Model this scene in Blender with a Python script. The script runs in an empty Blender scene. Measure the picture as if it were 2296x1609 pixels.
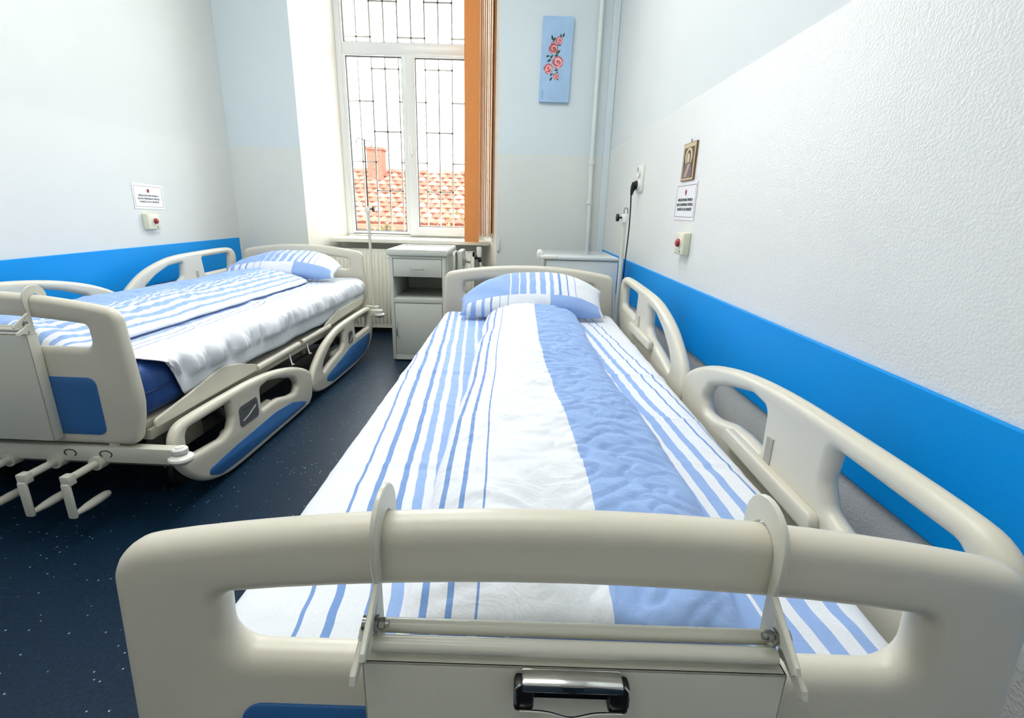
import bpy, bmesh, math, random
from mathutils import Vector, Matrix, noise
from mathutils.geometry import tessellate_polygon
random.seed(7)
S = bpy.context.scene
COL = S.collection
PI = math.pi

# ------------------------------------------------------------------ camera
cam = bpy.data.cameras.new('camera')
cam.sensor_width = 36
cam.lens = 1100 * 36 / 2296
cam.clip_start = 0.02
camo = bpy.data.objects.new('camera', cam)
COL.objects.link(camo)
right = Vector((0.99966813, 0.00174084, 0.0257021))
down = Vector((0.02511108, -0.28854505, -0.95713697))
fwd = Vector((0.00574999, 0.95746474, -0.28849301))
m3 = Matrix((right, -down, -fwd)).transposed()
camo.matrix_world = Matrix.Translation((0, 0, 1.13)) @ m3.to_4x4()
S.camera = camo

# ------------------------------------------------------------------ world and lights
w = bpy.data.worlds.new('sky')
S.world = w
w.use_nodes = True
nt = w.node_tree
nt.nodes.clear()
out = nt.nodes.new('ShaderNodeOutputWorld')
bg = nt.nodes.new('ShaderNodeBackground')
tc = nt.nodes.new('ShaderNodeTexCoord')
nz = nt.nodes.new('ShaderNodeTexNoise')
nz.inputs['Scale'].default_value = 5
nz.inputs['Detail'].default_value = 5
rp = nt.nodes.new('ShaderNodeValToRGB')
rp.color_ramp.elements[0].position = 0.4
rp.color_ramp.elements[0].color = (0.90, 0.95, 1.0, 1)
rp.color_ramp.elements[1].position = 0.62
rp.color_ramp.elements[1].color = (1.0, 0.985, 0.95, 1)
nt.links.new(tc.outputs['Generated'], nz.inputs['Vector'])
nt.links.new(nz.outputs['Fac'], rp.inputs['Fac'])
# overcast sky: three times brighter at the zenith than at the horizon
sepz = nt.nodes.new('ShaderNodeSeparateXYZ')
nt.links.new(tc.outputs['Generated'], sepz.inputs[0])
mrz = nt.nodes.new('ShaderNodeMapRange')
mrz.inputs[1].default_value, mrz.inputs[2].default_value = 0.0, 1.0
mrz.inputs[3].default_value, mrz.inputs[4].default_value = 1 / 3, 1.0
nt.links.new(sepz.outputs[2], mrz.inputs[0])
mlz = nt.nodes.new('ShaderNodeMix'); mlz.data_type = 'RGBA'; mlz.blend_type = 'MULTIPLY'; mlz.inputs['Factor'].default_value = 1
nt.links.new(rp.outputs['Color'], mlz.inputs[6])
nt.links.new(mrz.outputs[0], mlz.inputs[7])
nt.links.new(mlz.outputs[2], bg.inputs['Color'])
bg.inputs['Strength'].default_value = 13.0
nt.links.new(bg.outputs[0], out.inputs[0])

def area(name, loc, rot, sx, sy, power, col=(1, 1, 1), portal=False):
    d = bpy.data.lights.new(name, 'AREA')
    d.shape = 'RECTANGLE'
    d.size, d.size_y = sx, sy
    d.energy = power
    d.color = col
    o = bpy.data.objects.new(name, d)
    o.location = loc
    o.rotation_euler = rot
    COL.objects.link(o)
    if portal:
        d.cycles.is_portal = True
    return o

area('window_portal', (-0.95, 5.3, 2.05), (-PI / 2, 0, 0), 1.5, 2.5, 1, portal=True)
area('unseen_ceiling_light', (-0.75, 2.0, 3.50), (0, 0, 0), 1.8, 1.8, 42, (1.0, 0.985, 0.95))
area('unseen_ceiling_light', (-0.75, -0.9, 3.50), (0, 0, 0), 1.6, 0.5, 8, (1.0, 0.985, 0.95))  # added unseen fill behind the camera, lifts the footboard fronts

S.view_settings.view_transform = 'Standard'
S.view_settings.look = 'None'
S.view_settings.gamma = 1
S.view_settings.use_curve_mapping = False
S.view_settings.exposure = 0.66

# ------------------------------------------------------------------ materials
def srgb(r, g, b):
    f = lambda c: (c / 255 / 12.92) if c / 255 <= 0.04045 else ((c / 255 + 0.055) / 1.055) ** 2.4
    return (f(r), f(g), f(b), 1)

MATS = {}
def mat(name, rgb, rough=0.5, metal=0.0, spec=0.5, bump=None, coat=0.0, var=None, sheen=0.0):
    """bump = (scale, strength, detail); var = (scale, amount) of a slight mottling."""
    if name in MATS:
        return MATS[name]
    m = bpy.data.materials.new(name)
    m.use_nodes = True
    t = m.node_tree
    p = t.nodes['Principled BSDF']
    c = srgb(*rgb)
    p.inputs['Base Color'].default_value = c
    p.inputs['Roughness'].default_value = rough
    p.inputs['Metallic'].default_value = metal
    p.inputs['Specular IOR Level'].default_value = spec
    p.inputs['Coat Weight'].default_value = coat
    p.inputs['Sheen Weight'].default_value = sheen
    co = t.nodes.new('ShaderNodeTexCoord')
    if var:
        n = t.nodes.new('ShaderNodeTexNoise')
        n.inputs['Scale'].default_value = var[0]
        n.inputs['Detail'].default_value = 4
        r = t.nodes.new('ShaderNodeValToRGB')
        k = var[1]
        r.color_ramp.elements[0].position = 0.3
        r.color_ramp.elements[1].position = 0.7
        r.color_ramp.elements[0].color = (c[0] * (1 - k), c[1] * (1 - k), c[2] * (1 - k), 1)
        r.color_ramp.elements[1].color = (min(1, c[0] * (1 + k)), min(1, c[1] * (1 + k)), min(1, c[2] * (1 + k)), 1)
        t.links.new(co.outputs['Object'], n.inputs['Vector'])
        t.links.new(n.outputs['Fac'], r.inputs['Fac'])
        t.links.new(r.outputs['Color'], p.inputs['Base Color'])
    if bump:
        n = t.nodes.new('ShaderNodeTexNoise')
        n.inputs['Scale'].default_value = bump[0]
        n.inputs['Detail'].default_value = bump[2] if len(bump) > 2 else 2
        b = t.nodes.new('ShaderNodeBump')
        b.inputs['Strength'].default_value = bump[1]
        b.inputs['Distance'].default_value = 0.01
        t.links.new(co.outputs['Object'], n.inputs['Vector'])
        t.links.new(n.outputs['Fac'], b.inputs['Height'])
        t.links.new(b.outputs['Normal'], p.inputs['Normal'])
    MATS[name] = m
    return m

PLASTIC = mat('bed_plastic', (218, 214, 198), 0.33, spec=0.5, bump=(900, 0.06))
STEEL = mat('cream_enamelled_steel', (216, 216, 202), 0.25, spec=0.5, bump=(300, 0.02))
FRAME = mat('bed_frame_steel', (178, 174, 160), 0.35, bump=(250, 0.02))
DARKSTEEL = mat('under_frame_steel', (120, 116, 106), 0.45, bump=(250, 0.02))
BLUEPANEL = mat('blue_inset_plastic', (52, 108, 172), 0.4, bump=(800, 0.05))
CHROME = mat('chrome', (225, 225, 222), 0.14, metal=1.0, var=(8, 0.05))
BOLT = mat('bolt_steel', (150, 152, 152), 0.25, metal=1.0, var=(30, 0.1))
BLACK = mat('black_plastic', (14, 14, 16), 0.4, bump=(300, 0.02))
RUBBER = mat('dark_rubber', (30, 30, 32), 0.7, bump=(200, 0.05))
GREYLABEL = mat('grey_label', (96, 98, 102), 0.4, var=(20, 0.05))
MATTRESS = mat('mattress_cover', (34, 74, 142), 0.4, bump=(400, 0.1), var=(6, 0.1))
WHITEP = mat('white_plastic', (236, 236, 230), 0.3, var=(10, 0.02))
CABINET = mat('cabinet_enamel', (200, 205, 197), 0.32, bump=(500, 0.03))
FRIDGE = mat('glossy_white_enamel', (208, 218, 222), 0.12, coat=0.5, bump=(60, 0.01))
RADIATOR = mat('radiator_enamel', (232, 230, 218), 0.3, bump=(200, 0.02))
WALLUP = mat('wall_upper_paint', (218, 230, 234), 0.85, spec=0.2, bump=(180, 0.10, 3), var=(1.5, 0.02))
WALLLOW = mat('wall_lower_oil_paint', (234, 237, 234), 0.38, spec=0.5, bump=(120, 0.10, 3), var=(1.5, 0.02))
WALLR_UP = mat('side_wall_upper_paint', (224, 230, 231), 0.85, spec=0.2, bump=(220, 0.06, 2), var=(1.5, 0.02))
WALLR_LOW = mat('side_wall_lower_oil_paint', (234, 236, 234), 0.30, spec=0.5, bump=(170, 0.16, 1), var=(1.5, 0.02))
CEIL = mat('ceiling_paint', (238, 238, 236), 0.9, spec=0.1, var=(2, 0.02))
STRIP = mat('blue_wall_guard', (0, 154, 240), 0.5, spec=0.2, bump=(260, 0.05))
PVC = mat('window_pvc', (238, 240, 238), 0.25, var=(5, 0.02))
GASKET = mat('window_gasket', (70, 72, 70), 0.6, var=(30, 0.1))
SILLM = mat('sill_stone', (232, 230, 220), 0.3, var=(20, 0.03))
BLINDM = mat('orange_blind_fabric', (220, 162, 98), 0.8, bump=(500, 0.1), var=(40, 0.04))
_t = BLINDM.node_tree
_tr = _t.nodes.new('ShaderNodeBsdfTranslucent'); _tr.inputs[0].default_value = srgb(242, 170, 92)
_mx = _t.nodes.new('ShaderNodeMixShader'); _mx.inputs[0].default_value = 0.28
_o = next(n for n in _t.nodes if n.type == 'OUTPUT_MATERIAL')
_t.links.new(_t.nodes['Principled BSDF'].outputs[0], _mx.inputs[1]); _t.links.new(_tr.outputs[0], _mx.inputs[2]); _t.links.new(_mx.outputs[0], _o.inputs[0])
BARS = mat('grille_iron', (150, 146, 140), 0.5, var=(20, 0.1))
PAPER = mat('laminated_paper', (244, 244, 248), 0.25, var=(30, 0.01))
INK = mat('black_ink', (40, 40, 44), 0.6, var=(50, 0.1))
REDINK = mat('sign_red', (150, 20, 34), 0.5, var=(50, 0.1))
BORDER = mat('sign_border', (120, 96, 104), 0.6, var=(50, 0.1))
BEIGE = mat('button_box_plastic', (226, 226, 202), 0.35, var=(30, 0.03))
REDBTN = mat('red_push_button', (170, 16, 22), 0.2, coat=0.5, var=(40, 0.1))

def floor_mat():
    m = bpy.data.materials.new('speckled_blue_vinyl')
    m.use_nodes = True
    t = m.node_tree
    p = t.nodes['Principled BSDF']
    co = t.nodes.new('ShaderNodeTexCoord')
    v = t.nodes.new('ShaderNodeTexVoronoi')
    v.inputs['Scale'].default_value = 62
    lt = t.nodes.new('ShaderNodeMath'); lt.operation = 'LESS_THAN'; lt.inputs[1].default_value = 0.15
    sep = t.nodes.new('ShaderNodeSeparateColor')
    gt = t.nodes.new('ShaderNodeMath'); gt.operation = 'GREATER_THAN'; gt.inputs[1].default_value = 0.78
    mu = t.nodes.new('ShaderNodeMath'); mu.operation = 'MULTIPLY'
    n = t.nodes.new('ShaderNodeTexNoise'); n.inputs['Scale'].default_value = 90; n.inputs['Detail'].default_value = 5
    r = t.nodes.new('ShaderNodeValToRGB')
    r.color_ramp.elements[0].position = 0.35; r.color_ramp.elements[0].color = srgb(8, 30, 48)
    r.color_ramp.elements[1].position = 0.68; r.color_ramp.elements[1].color = srgb(16, 44, 68)
    mx = t.nodes.new('ShaderNodeMix'); mx.data_type = 'RGBA'
    L = t.links.new
    L(co.outputs['Object'], v.inputs['Vector']); L(co.outputs['Object'], n.inputs['Vector'])
    L(v.outputs['Distance'], lt.inputs[0]); L(v.outputs['Color'], sep.inputs[0]); L(sep.outputs[0], gt.inputs[0])
    L(lt.outputs[0], mu.inputs[0]); L(gt.outputs[0], mu.inputs[1])
    L(n.outputs['Fac'], r.inputs['Fac'])
    L(mu.outputs[0], mx.inputs['Factor']); L(r.outputs['Color'], mx.inputs[6])
    mx.inputs[7].default_value = srgb(160, 180, 195)
    L(mx.outputs[2], p.inputs['Base Color'])
    p.inputs['Roughness'].default_value = 0.42
    p.inputs['Specular IOR Level'].default_value = 0.25
    b = t.nodes.new('ShaderNodeBump'); b.inputs['Strength'].default_value = 0.06; b.inputs['Distance'].default_value = 0.01
    L(n.outputs['Fac'], b.inputs['Height']); L(b.outputs['Normal'], p.inputs['Normal'])
    return m

WHITE_C = srgb(234, 239, 246)
BLUE_C = srgb(154, 185, 235)
STRIPE_C = srgb(124, 160, 216)

def ramp_node(t, stripes, base, lo, hi):
    """Constant colour ramp: BASE with (from, to, colour) stripes over the range lo..hi."""
    r = t.nodes.new('ShaderNodeValToRGB')
    cr = r.color_ramp
    cr.interpolation = 'CONSTANT'
    pts = [(0.0, base)]
    for a, b, c in sorted(stripes, key=lambda s: s[0]):
        fa, fb = (a - lo) / (hi - lo), (b - lo) / (hi - lo)
        pts.append((max(0, fa), c))
        if fb < 1:
            pts.append((fb, base))
    clean = []
    for q in pts:
        if clean and q[0] - clean[-1][0] < 1e-5:
            clean[-1] = (clean[-1][0], q[1])
        else:
            clean.append(q)
    cr.elements[0].position, cr.elements[0].color = clean[0]
    cr.elements[1].position, cr.elements[1].color = clean[-1]
    for pos, c in clean[1:-1]:
        e = cr.elements.new(pos)
        e.color = c
    return r

def cloth_mat(name, stripes, base=WHITE_C, lo=0.0, hi=1.0, band=None, bump=0.35, wscale=9):
    """Striped cotton: stripes over UV x; BAND = (v threshold, stripes, base) replaces them below that UV y."""
    m = bpy.data.materials.new(name)
    m.use_nodes = True
    t = m.node_tree
    L = t.links.new
    p = t.nodes['Principled BSDF']
    p.inputs['Roughness'].default_value = 0.85
    p.inputs['Specular IOR Level'].default_value = 0.15
    p.inputs['Sheen Weight'].default_value = 0.15
    uv = t.nodes.new('ShaderNodeUVMap'); uv.uv_map = 'UVMap'
    sx = t.nodes.new('ShaderNodeSeparateXYZ')
    L(uv.outputs[0], sx.inputs[0])
    r1 = ramp_node(t, stripes, base, lo, hi)
    L(sx.outputs[0], r1.inputs['Fac'])
    col = r1.outputs['Color']
    if band:
        r2 = ramp_node(t, band[1], band[2], lo, hi)
        L(sx.outputs[0], r2.inputs['Fac'])
        lt = t.nodes.new('ShaderNodeMath'); lt.operation = 'LESS_THAN'; lt.inputs[1].default_value = band[0]
        L(sx.outputs[1], lt.inputs[0])
        mx = t.nodes.new('ShaderNodeMix'); mx.data_type = 'RGBA'
        L(lt.outputs[0], mx.inputs['Factor']); L(col, mx.inputs[6]); L(r2.outputs['Color'], mx.inputs[7])
        col = mx.outputs[2]
    co = t.nodes.new('ShaderNodeTexCoord')
    # weave mottling
    nw = t.nodes.new('ShaderNodeTexNoise'); nw.inputs['Scale'].default_value = 220; nw.inputs['Detail'].default_value = 3
    L(co.outputs['Object'], nw.inputs['Vector'])
    mr = t.nodes.new('ShaderNodeMapRange'); mr.inputs[3].default_value = 0.93; mr.inputs[4].default_value = 1.05
    L(nw.outputs['Fac'], mr.inputs[0])
    ml = t.nodes.new('ShaderNodeMix'); ml.data_type = 'RGBA'; ml.blend_type = 'MULTIPLY'; ml.inputs['Factor'].default_value = 1
    L(col, ml.inputs[6]); L(mr.outputs[0], ml.inputs[7])
    L(ml.outputs[2], p.inputs['Base Color'])
    # creases
    n1 = t.nodes.new('ShaderNodeTexNoise'); n1.inputs['Scale'].default_value = wscale; n1.inputs['Detail'].default_value = 6; n1.inputs['Distortion'].default_value = 1.2
    L(co.outputs['Object'], n1.inputs['Vector'])
    b1 = t.nodes.new('ShaderNodeBump'); b1.inputs['Strength'].default_value = bump; b1.inputs['Distance'].default_value = 0.02
    L(n1.outputs['Fac'], b1.inputs['Height'])
    b2 = t.nodes.new('ShaderNodeBump'); b2.inputs['Strength'].default_value = 0.12; b2.inputs['Distance'].default_value = 0.002
    L(nw.outputs['Fac'], b2.inputs['Height']); L(b1.outputs['Normal'], b2.inputs['Normal'])
    L(b2.outputs['Normal'], p.inputs['Normal'])
    return m

sB, sS = BLUE_C, STRIPE_C
_sheet = [(-.375, -.370, sS), (-.338, -.330, sS), (-.292, -.280, sS), (-.262, -.243, sB), (-.222, -.196, sB), (-.182, -.148, sB),
          (-.136, -.096, sB), (-.088, .271, sB), (.280, .311, sB), (.329, .356, sB), (.380, .400, sB), (.434, .443, sS), (.474, .481, sS), (.514, .517, sS)]
SHEET = cloth_mat('striped_sheet_cotton', _sheet, lo=-0.8, hi=0.8, bump=0.25, wscale=7)
DUVET_R = cloth_mat('duvet_cotton_white_and_blue', [(.050, .074, sS), (.128, .146, sS), (.212, .221, sS), (.60, 1.0, sB)], bump=0.5, wscale=9)
DUVET_L = cloth_mat('duvet_cotton_striped', [(.575, .587, WHITE_C), (.615, .635, WHITE_C), (.672, .705, WHITE_C), (.750, .795, WHITE_C), (.840, .885, WHITE_C), (.918, .955, WHITE_C), (.970, 1.0, WHITE_C)], base=BLUE_C, bump=0.45, wscale=10)
PILLOW = cloth_mat('striped_pillow_cotton',
                   [(-.05, .342, sB), (.350, .405, sB), (.413, .455, sB), (.478, .518, sB), (.548, .587, sB), (.617, .645, sB), (.680, .697, sS), (.737, .749, sS), (.793, .799, sS)],
                   lo=-.05, hi=1.05, band=(0.27, [(-.05, .046, sB), (.077, .11, sB), (.148, .173, sB), (.212, .225, sS), (.273, .280, sS), (.33, .335, sS), (.62, .965, sB)], WHITE_C), bump=0.3, wscale=8)

# ------------------------------------------------------------------ helpers
def link(o, parent=None):
    COL.objects.link(o)
    if parent is not None:
        o.parent = parent
    return o

def tag(o, label=None, cat=None, group=None, kind=None):
    if label: o['label'] = label
    if cat: o['category'] = cat
    if group: o['group'] = group
    if kind: o['kind'] = kind
    return o

def thing(name, label, cat, loc=(0, 0, 0), rz=0.0, group=None):
    o = bpy.data.objects.new(name, None)
    o.empty_display_size = 0.1
    o.location = loc
    o.rotation_euler = (0, 0, rz)
    link(o)
    return tag(o, label, cat, group)

def mesh_obj(name, bm, m, parent=None, smooth=35, label=None, mats=None):
    me = bpy.data.meshes.new(name)
    bm.normal_update()
    bm.to_mesh(me)
    bm.free()
    for k in (mats or [m]):
        me.materials.append(k)
    if smooth:
        me.shade_smooth()
        me.set_sharp_from_angle(angle=math.radians(smooth))
    o = bpy.data.objects.new(name, me)
    link(o, parent)
    if label:
        o['label'] = label
    return o

def struct(name, bm, m, parent=None, smooth=0, mats=None):
    o = mesh_obj(name, bm, m, parent, smooth, mats=mats)
    o['kind'] = 'structure'
    return o

def box(bm, x0, y0, z0, x1, y1, z1, bev=0.0, seg=2, mi=0):
    vs = [bm.verts.new((x, y, z)) for z in (z0, z1) for y in (y0, y1) for x in (x0, x1)]
    q = [(0, 2, 3, 1), (4, 5, 7, 6), (0, 1, 5, 4), (2, 6, 7, 3), (0, 4, 6, 2), (1, 3, 7, 5)]
    fs = [bm.faces.new([vs[i] for i in f]) for f in q]
    for f in fs: f.material_index = mi
    if bev > 0:
        es = list({e for f in fs for e in f.edges})
        bmesh.ops.bevel(bm, geom=es, offset=bev, segments=seg, profile=0.5, affect='EDGES')
    return bm

def tube(bm, pts, r, n=10, caps=True, closed=False):
    """Swept tube; r a number or a list."""
    pts = [Vector(p) for p in pts]
    N = len(pts)
    rings = []
    prev = None
    for i, p in enumerate(pts):
        if closed:
            t = (pts[(i + 1) % N] - pts[i - 1]).normalized()
        else:
            t = (pts[min(i + 1, N - 1)] - pts[max(i - 1, 0)]).normalized()
        if prev is None:
            a = Vector((0, 0, 1)) if abs(t.z) < 0.9 else Vector((1, 0, 0))
            u = t.cross(a).normalized()
        else:
            u = (prev - t * prev.dot(t)).normalized()
        prev = u
        v = t.cross(u)
        rr = r[i] if isinstance(r, (list, tuple)) else r
        rings.append([bm.verts.new(p + (u * math.cos(2 * PI * k / n) + v * math.sin(2 * PI * k / n)) * rr) for k in range(n)])
    for i in range(N if closed else N - 1):
        A, B = rings[i], rings[(i + 1) % N]
        for k in range(n):
            bm.faces.new((A[k], A[(k + 1) % n], B[(k + 1) % n], B[k]))
    if caps and not closed:
        bm.faces.new(rings[0][::-1])
        bm.faces.new(rings[-1])
    return bm

def lathe(bm, prof, o=(0, 0, 0), axis='z', n=20):
    """prof: list of (radius, height) along the axis."""
    o = Vector(o)
    def P(r, h, a):
        c, s = r * math.cos(a), r * math.sin(a)
        return o + {'z': Vector((c, s, h)), 'x': Vector((h, c, s)), 'y': Vector((s, h, c))}[axis]
    rings = []
    for r, h in prof:
        if r < 1e-6:
            rings.append([bm.verts.new(P(0, h, 0))])
        else:
            rings.append([bm.verts.new(P(r, h, 2 * PI * k / n)) for k in range(n)])
    for A, B in zip(rings, rings[1:]):
        for k in range(n):
            a, b = A[k % len(A)], A[(k + 1) % len(A)]
            c, d = B[(k + 1) % len(B)], B[k % len(B)]
            f = []
            for vv in (a, b, c, d):
                if vv not in f: f.append(vv)
            if len(f) > 2: bm.faces.new(f)
    if len(rings[0]) > 1: bm.faces.new(rings[0][::-1])
    if len(rings[-1]) > 1: bm.faces.new(rings[-1])
    return bm

def fillet(pts, seg=7):
    """Closed polygon of (x, y, radius) with its corners rounded; returns a list of 2D points."""
    res = []
    N = len(pts)
    for i in range(N):
        p = Vector(pts[i][:2]); r = pts[i][2] if len(pts[i]) > 2 else 0
        a = Vector(pts[i - 1][:2]) - p; b = Vector(pts[(i + 1) % N][:2]) - p
        la, lb = a.length, b.length
        a.normalize(); b.normalize()
        if r <= 0:
            res.append(p); continue
        ang = a.angle(b)
        d = min(r / math.tan(ang / 2), la * 0.49, lb * 0.49)
        rr = d * math.tan(ang / 2)
        c = p + (a + b).normalized() * (rr / math.sin(ang / 2))
        s, e = p + a * d - c, p + b * d - c
        a0 = math.atan2(s.y, s.x); a1 = math.atan2(e.y, e.x)
        da = (a1 - a0 + PI) % (2 * PI) - PI
        k = max(2, int(seg * abs(da) / (PI / 2)) + 1)
        for j in range(k + 1):
            t = a0 + da * j / k
            res.append(c + Vector((math.cos(t), math.sin(t))) * rr)
    return res

def catmull(pts, n=5):
    N = len(pts); res = []
    for i in range(N):
        p0, p1, p2, p3 = (Vector(pts[(i + k - 1) % N]) for k in range(4))
        for j in range(n):
            t = j / n
            res.append(0.5 * ((2 * p1) + (p2 - p0) * t + (2 * p0 - 5 * p1 + 4 * p2 - p3) * t * t + (3 * p1 - p0 - 3 * p2 + p3) * t ** 3))
    return res

def ccw(l):
    a = sum(p.x * q.y - q.x * p.y for p, q in zip(l, l[1:] + l[:1]))
    return l if a > 0 else l[::-1]

def plate(bm, outer, holes, thick, r, frame, K=4, mi=0):
    """Plate with rounded edges from 2D outlines. frame(a, b, d) gives the 3D point, d the depth."""
    r = min(r, thick / 2)
    loops = [ccw(outer)] + [ccw(h)[::-1] for h in holes]  # walking round, material lies left
    def inset(l, d):
        N = len(l); res = []
        for i in range(N):
            e1 = (l[i] - l[i - 1]); e2 = (l[(i + 1) % N] - l[i])
            if e1.length < 1e-9: e1 = e2
            if e2.length < 1e-9: e2 = e1
            n1 = Vector((-e1.y, e1.x)).normalized(); n2 = Vector((-e2.y, e2.x)).normalized()
            nn = n1 + n2
            if nn.length < 1e-6: nn = n1.copy()
            nn.normalize()
            res.append(l[i] + nn * d / max(0.5, nn.dot(n1)))
        return res
    prof = [(r * (1 - math.sin(PI / 2 * k / K)), -thick / 2 + r * (1 - math.cos(PI / 2 * k / K))) for k in range(K + 1)]
    prof += [(i, -d) for i, d in prof[::-1]]
    if thick / 2 - r < 1e-6: prof.pop(K)
    front, back, polys = [], [], []
    for l in loops:
        rings = []
        for ins, d in prof:
            rings.append([bm.verts.new(frame(p.x, p.y, d)) for p in inset(l, ins)])
        N = len(l)
        for A, B in zip(rings, rings[1:]):
            for k in range(N):
                f = bm.faces.new((A[k], A[(k + 1) % N], B[(k + 1) % N], B[k])); f.material_index = mi
        front += rings[0]; back += rings[-1]
        polys.append([Vector((p.x, p.y, 0)) for p in inset(l, r)])
    for tri in tessellate_polygon(polys):
        for side in (front, back):
            try:
                f = bm.faces.new([side[i] for i in tri]); f.material_index = mi
            except ValueError:
                pass
    bmesh.ops.recalc_face_normals(bm, faces=bm.faces[:])
    return bm

def V2(l): return [Vector(p) for p in l]

def grid(bm, nu, nv, fn, uvf, flip=False, mi=0):
    uvl = bm.loops.layers.uv.get('UVMap') or bm.loops.layers.uv.new('UVMap')
    vs = [[bm.verts.new(fn(i / nu, j / nv)) for j in range(nv + 1)] for i in range(nu + 1)]
    for i in range(nu):
        for j in range(nv):
            q = [(i, j), (i + 1, j), (i + 1, j + 1), (i, j + 1)]
            if flip: q = q[::-1]
            f = bm.faces.new([vs[a][b] for a, b in q])
            f.material_index = mi
            for lp, (a, b) in zip(f.loops, q):
                lp[uvl].uv = uvf(a / nu, b / nv)
    return vs

def text_obj(name, body, size, m, parent, mw, sx=1.0):
    cu = bpy.data.curves.new(name, 'FONT')
    cu.body = body
    cu.size = size
    cu.align_x = 'CENTER'; cu.align_y = 'CENTER'
    cu.extrude = 0.0004
    cu.resolution_u = 2
    to = bpy.data.objects.new(name, cu)
    COL.objects.link(to)
    dg = bpy.context.evaluated_depsgraph_get()
    me = bpy.data.meshes.new_from_object(to.evaluated_get(dg))
    bpy.data.objects.remove(to)
    me.transform(mw @ Matrix.Diagonal((sx, 1, 1, 1)))
    me.materials.clear(); me.materials.append(m)
    o = bpy.data.objects.new(name, me)
    return link(o, parent)

def copy_tree(o, parent=None):
    kids = list(o.children)
    c = o.copy()
    COL.objects.link(c)
    c.parent = parent
    for k in kids:
        copy_tree(k, c)
    return c

# ------------------------------------------------------------------ room
XL, XR, YB, ZC, YR = -2.37, 0.79, 4.40, 3.60, -2.2
bm = bmesh.new(); box(bm, XL - 0.25, YR - 0.2, -0.12, XR + 0.25, 5.2, 0)
struct('floor', bm, floor_mat())
bm = bmesh.new(); box(bm, XL - 0.25, YR - 0.2, ZC, XR + 0.25, 5.2, ZC + 0.15)
struct('ceiling', bm, CEIL)
bm = bmesh.new()
box(bm, XR, YR, 0, XR + 0.2, 5.2, 1.626, mi=0)
box(bm, XR + 0.0015, YR, 1.626, XR + 0.2, 5.2, ZC, mi=1)
struct('wall_right', bm, None, mats=[WALLR_LOW, WALLR_UP])
bm = bmesh.new()
box(bm, XL - 0.2, YR, 0, XL, 5.2, 1.555, mi=0)
box(bm, XL - 0.2, YR, 1.555, XL - 0.001, 5.2, ZC, mi=1)
struct('wall_left', bm, None, mats=[mat('left_wall_lower_oil_paint', (225, 228, 226), 0.6, bump=(200, 0.08, 2), var=(1.5, 0.02)), mat('left_wall_upper_paint', (224, 228, 226), 0.8, spec=0.2, bump=(200, 0.08, 2), var=(1.5, 0.02))])
bm = bmesh.new(); box(bm, XL - 0.2, YR - 0.2, 0, XR + 0.2, YR, ZC)
struct('wall_rear', bm, mat('rear_wall_paint', (232, 228, 218), 0.8, var=(2, 0.03)))

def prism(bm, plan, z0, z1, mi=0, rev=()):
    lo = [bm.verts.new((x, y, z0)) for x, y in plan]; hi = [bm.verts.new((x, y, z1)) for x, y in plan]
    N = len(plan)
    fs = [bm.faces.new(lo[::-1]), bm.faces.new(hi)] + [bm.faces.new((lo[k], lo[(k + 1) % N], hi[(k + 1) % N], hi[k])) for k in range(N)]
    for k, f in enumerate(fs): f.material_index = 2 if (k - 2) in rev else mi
REVEAL = mat('lit_reveal_tint', (248, 245, 234), 0.6, bump=(120, 0.05, 2), var=(1.5, 0.02))  # window light on the reveals put into the colour as brighter warm cream
BACK_LOW = mat('back_wall_lower_oil_paint', (224, 229, 225), 0.45, bump=(120, 0.10, 3), var=(1.5, 0.02))
bm = bmesh.new()
zs = 1.585
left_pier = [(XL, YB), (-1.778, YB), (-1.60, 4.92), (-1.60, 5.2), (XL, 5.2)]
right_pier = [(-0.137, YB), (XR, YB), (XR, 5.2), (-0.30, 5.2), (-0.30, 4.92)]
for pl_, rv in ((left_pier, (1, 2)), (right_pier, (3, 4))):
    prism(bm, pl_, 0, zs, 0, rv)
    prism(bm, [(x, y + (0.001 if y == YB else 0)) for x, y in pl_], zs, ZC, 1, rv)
box(bm, -1.70, 4.80, 0, -0.22, 5.2, 0.835, mi=0)
box(bm, -1.80, 4.40, 3.42, -0.10, 5.2, ZC, mi=1)
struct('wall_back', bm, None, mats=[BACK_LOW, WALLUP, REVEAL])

# blue wall guards
bm = bmesh.new(); box(bm, XR - 0.012, YR + 0.05, 0.566, XR, 4.33, 0.831, 0.003)
struct('trim_1', bm, STRIP)
bm = bmesh.new(); box(bm, XL, YR + 0.05, 0.605, XL + 0.012, 4.36, 0.851, 0.003)
struct('trim_2', bm, STRIP)
# window sill board
bm = bmesh.new(); plate(bm, V2([(-1.66, 4.58), (-0.21, 4.58), (-0.29, 4.95), (-1.60, 4.95)]), [], 0.035, 0.006, lambda a, b, d: Vector((a, b, 0.838 + d + (b - 4.58) * 0.02)))
struct('trim_3', bm, SILLM, smooth=30)
# cable trunking in the right corner
bm = bmesh.new(); box(bm, 0.735, YB - 0.03, 0.0, XR, YB, ZC, 0.004)
struct('trim_4', bm, WALLUP)
bm = bmesh.new(); box(bm, XL, YR, 0, XL + 0.012, YB, 0.08, 0.003)
struct('baseboard_left', bm, STRIP)

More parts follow.
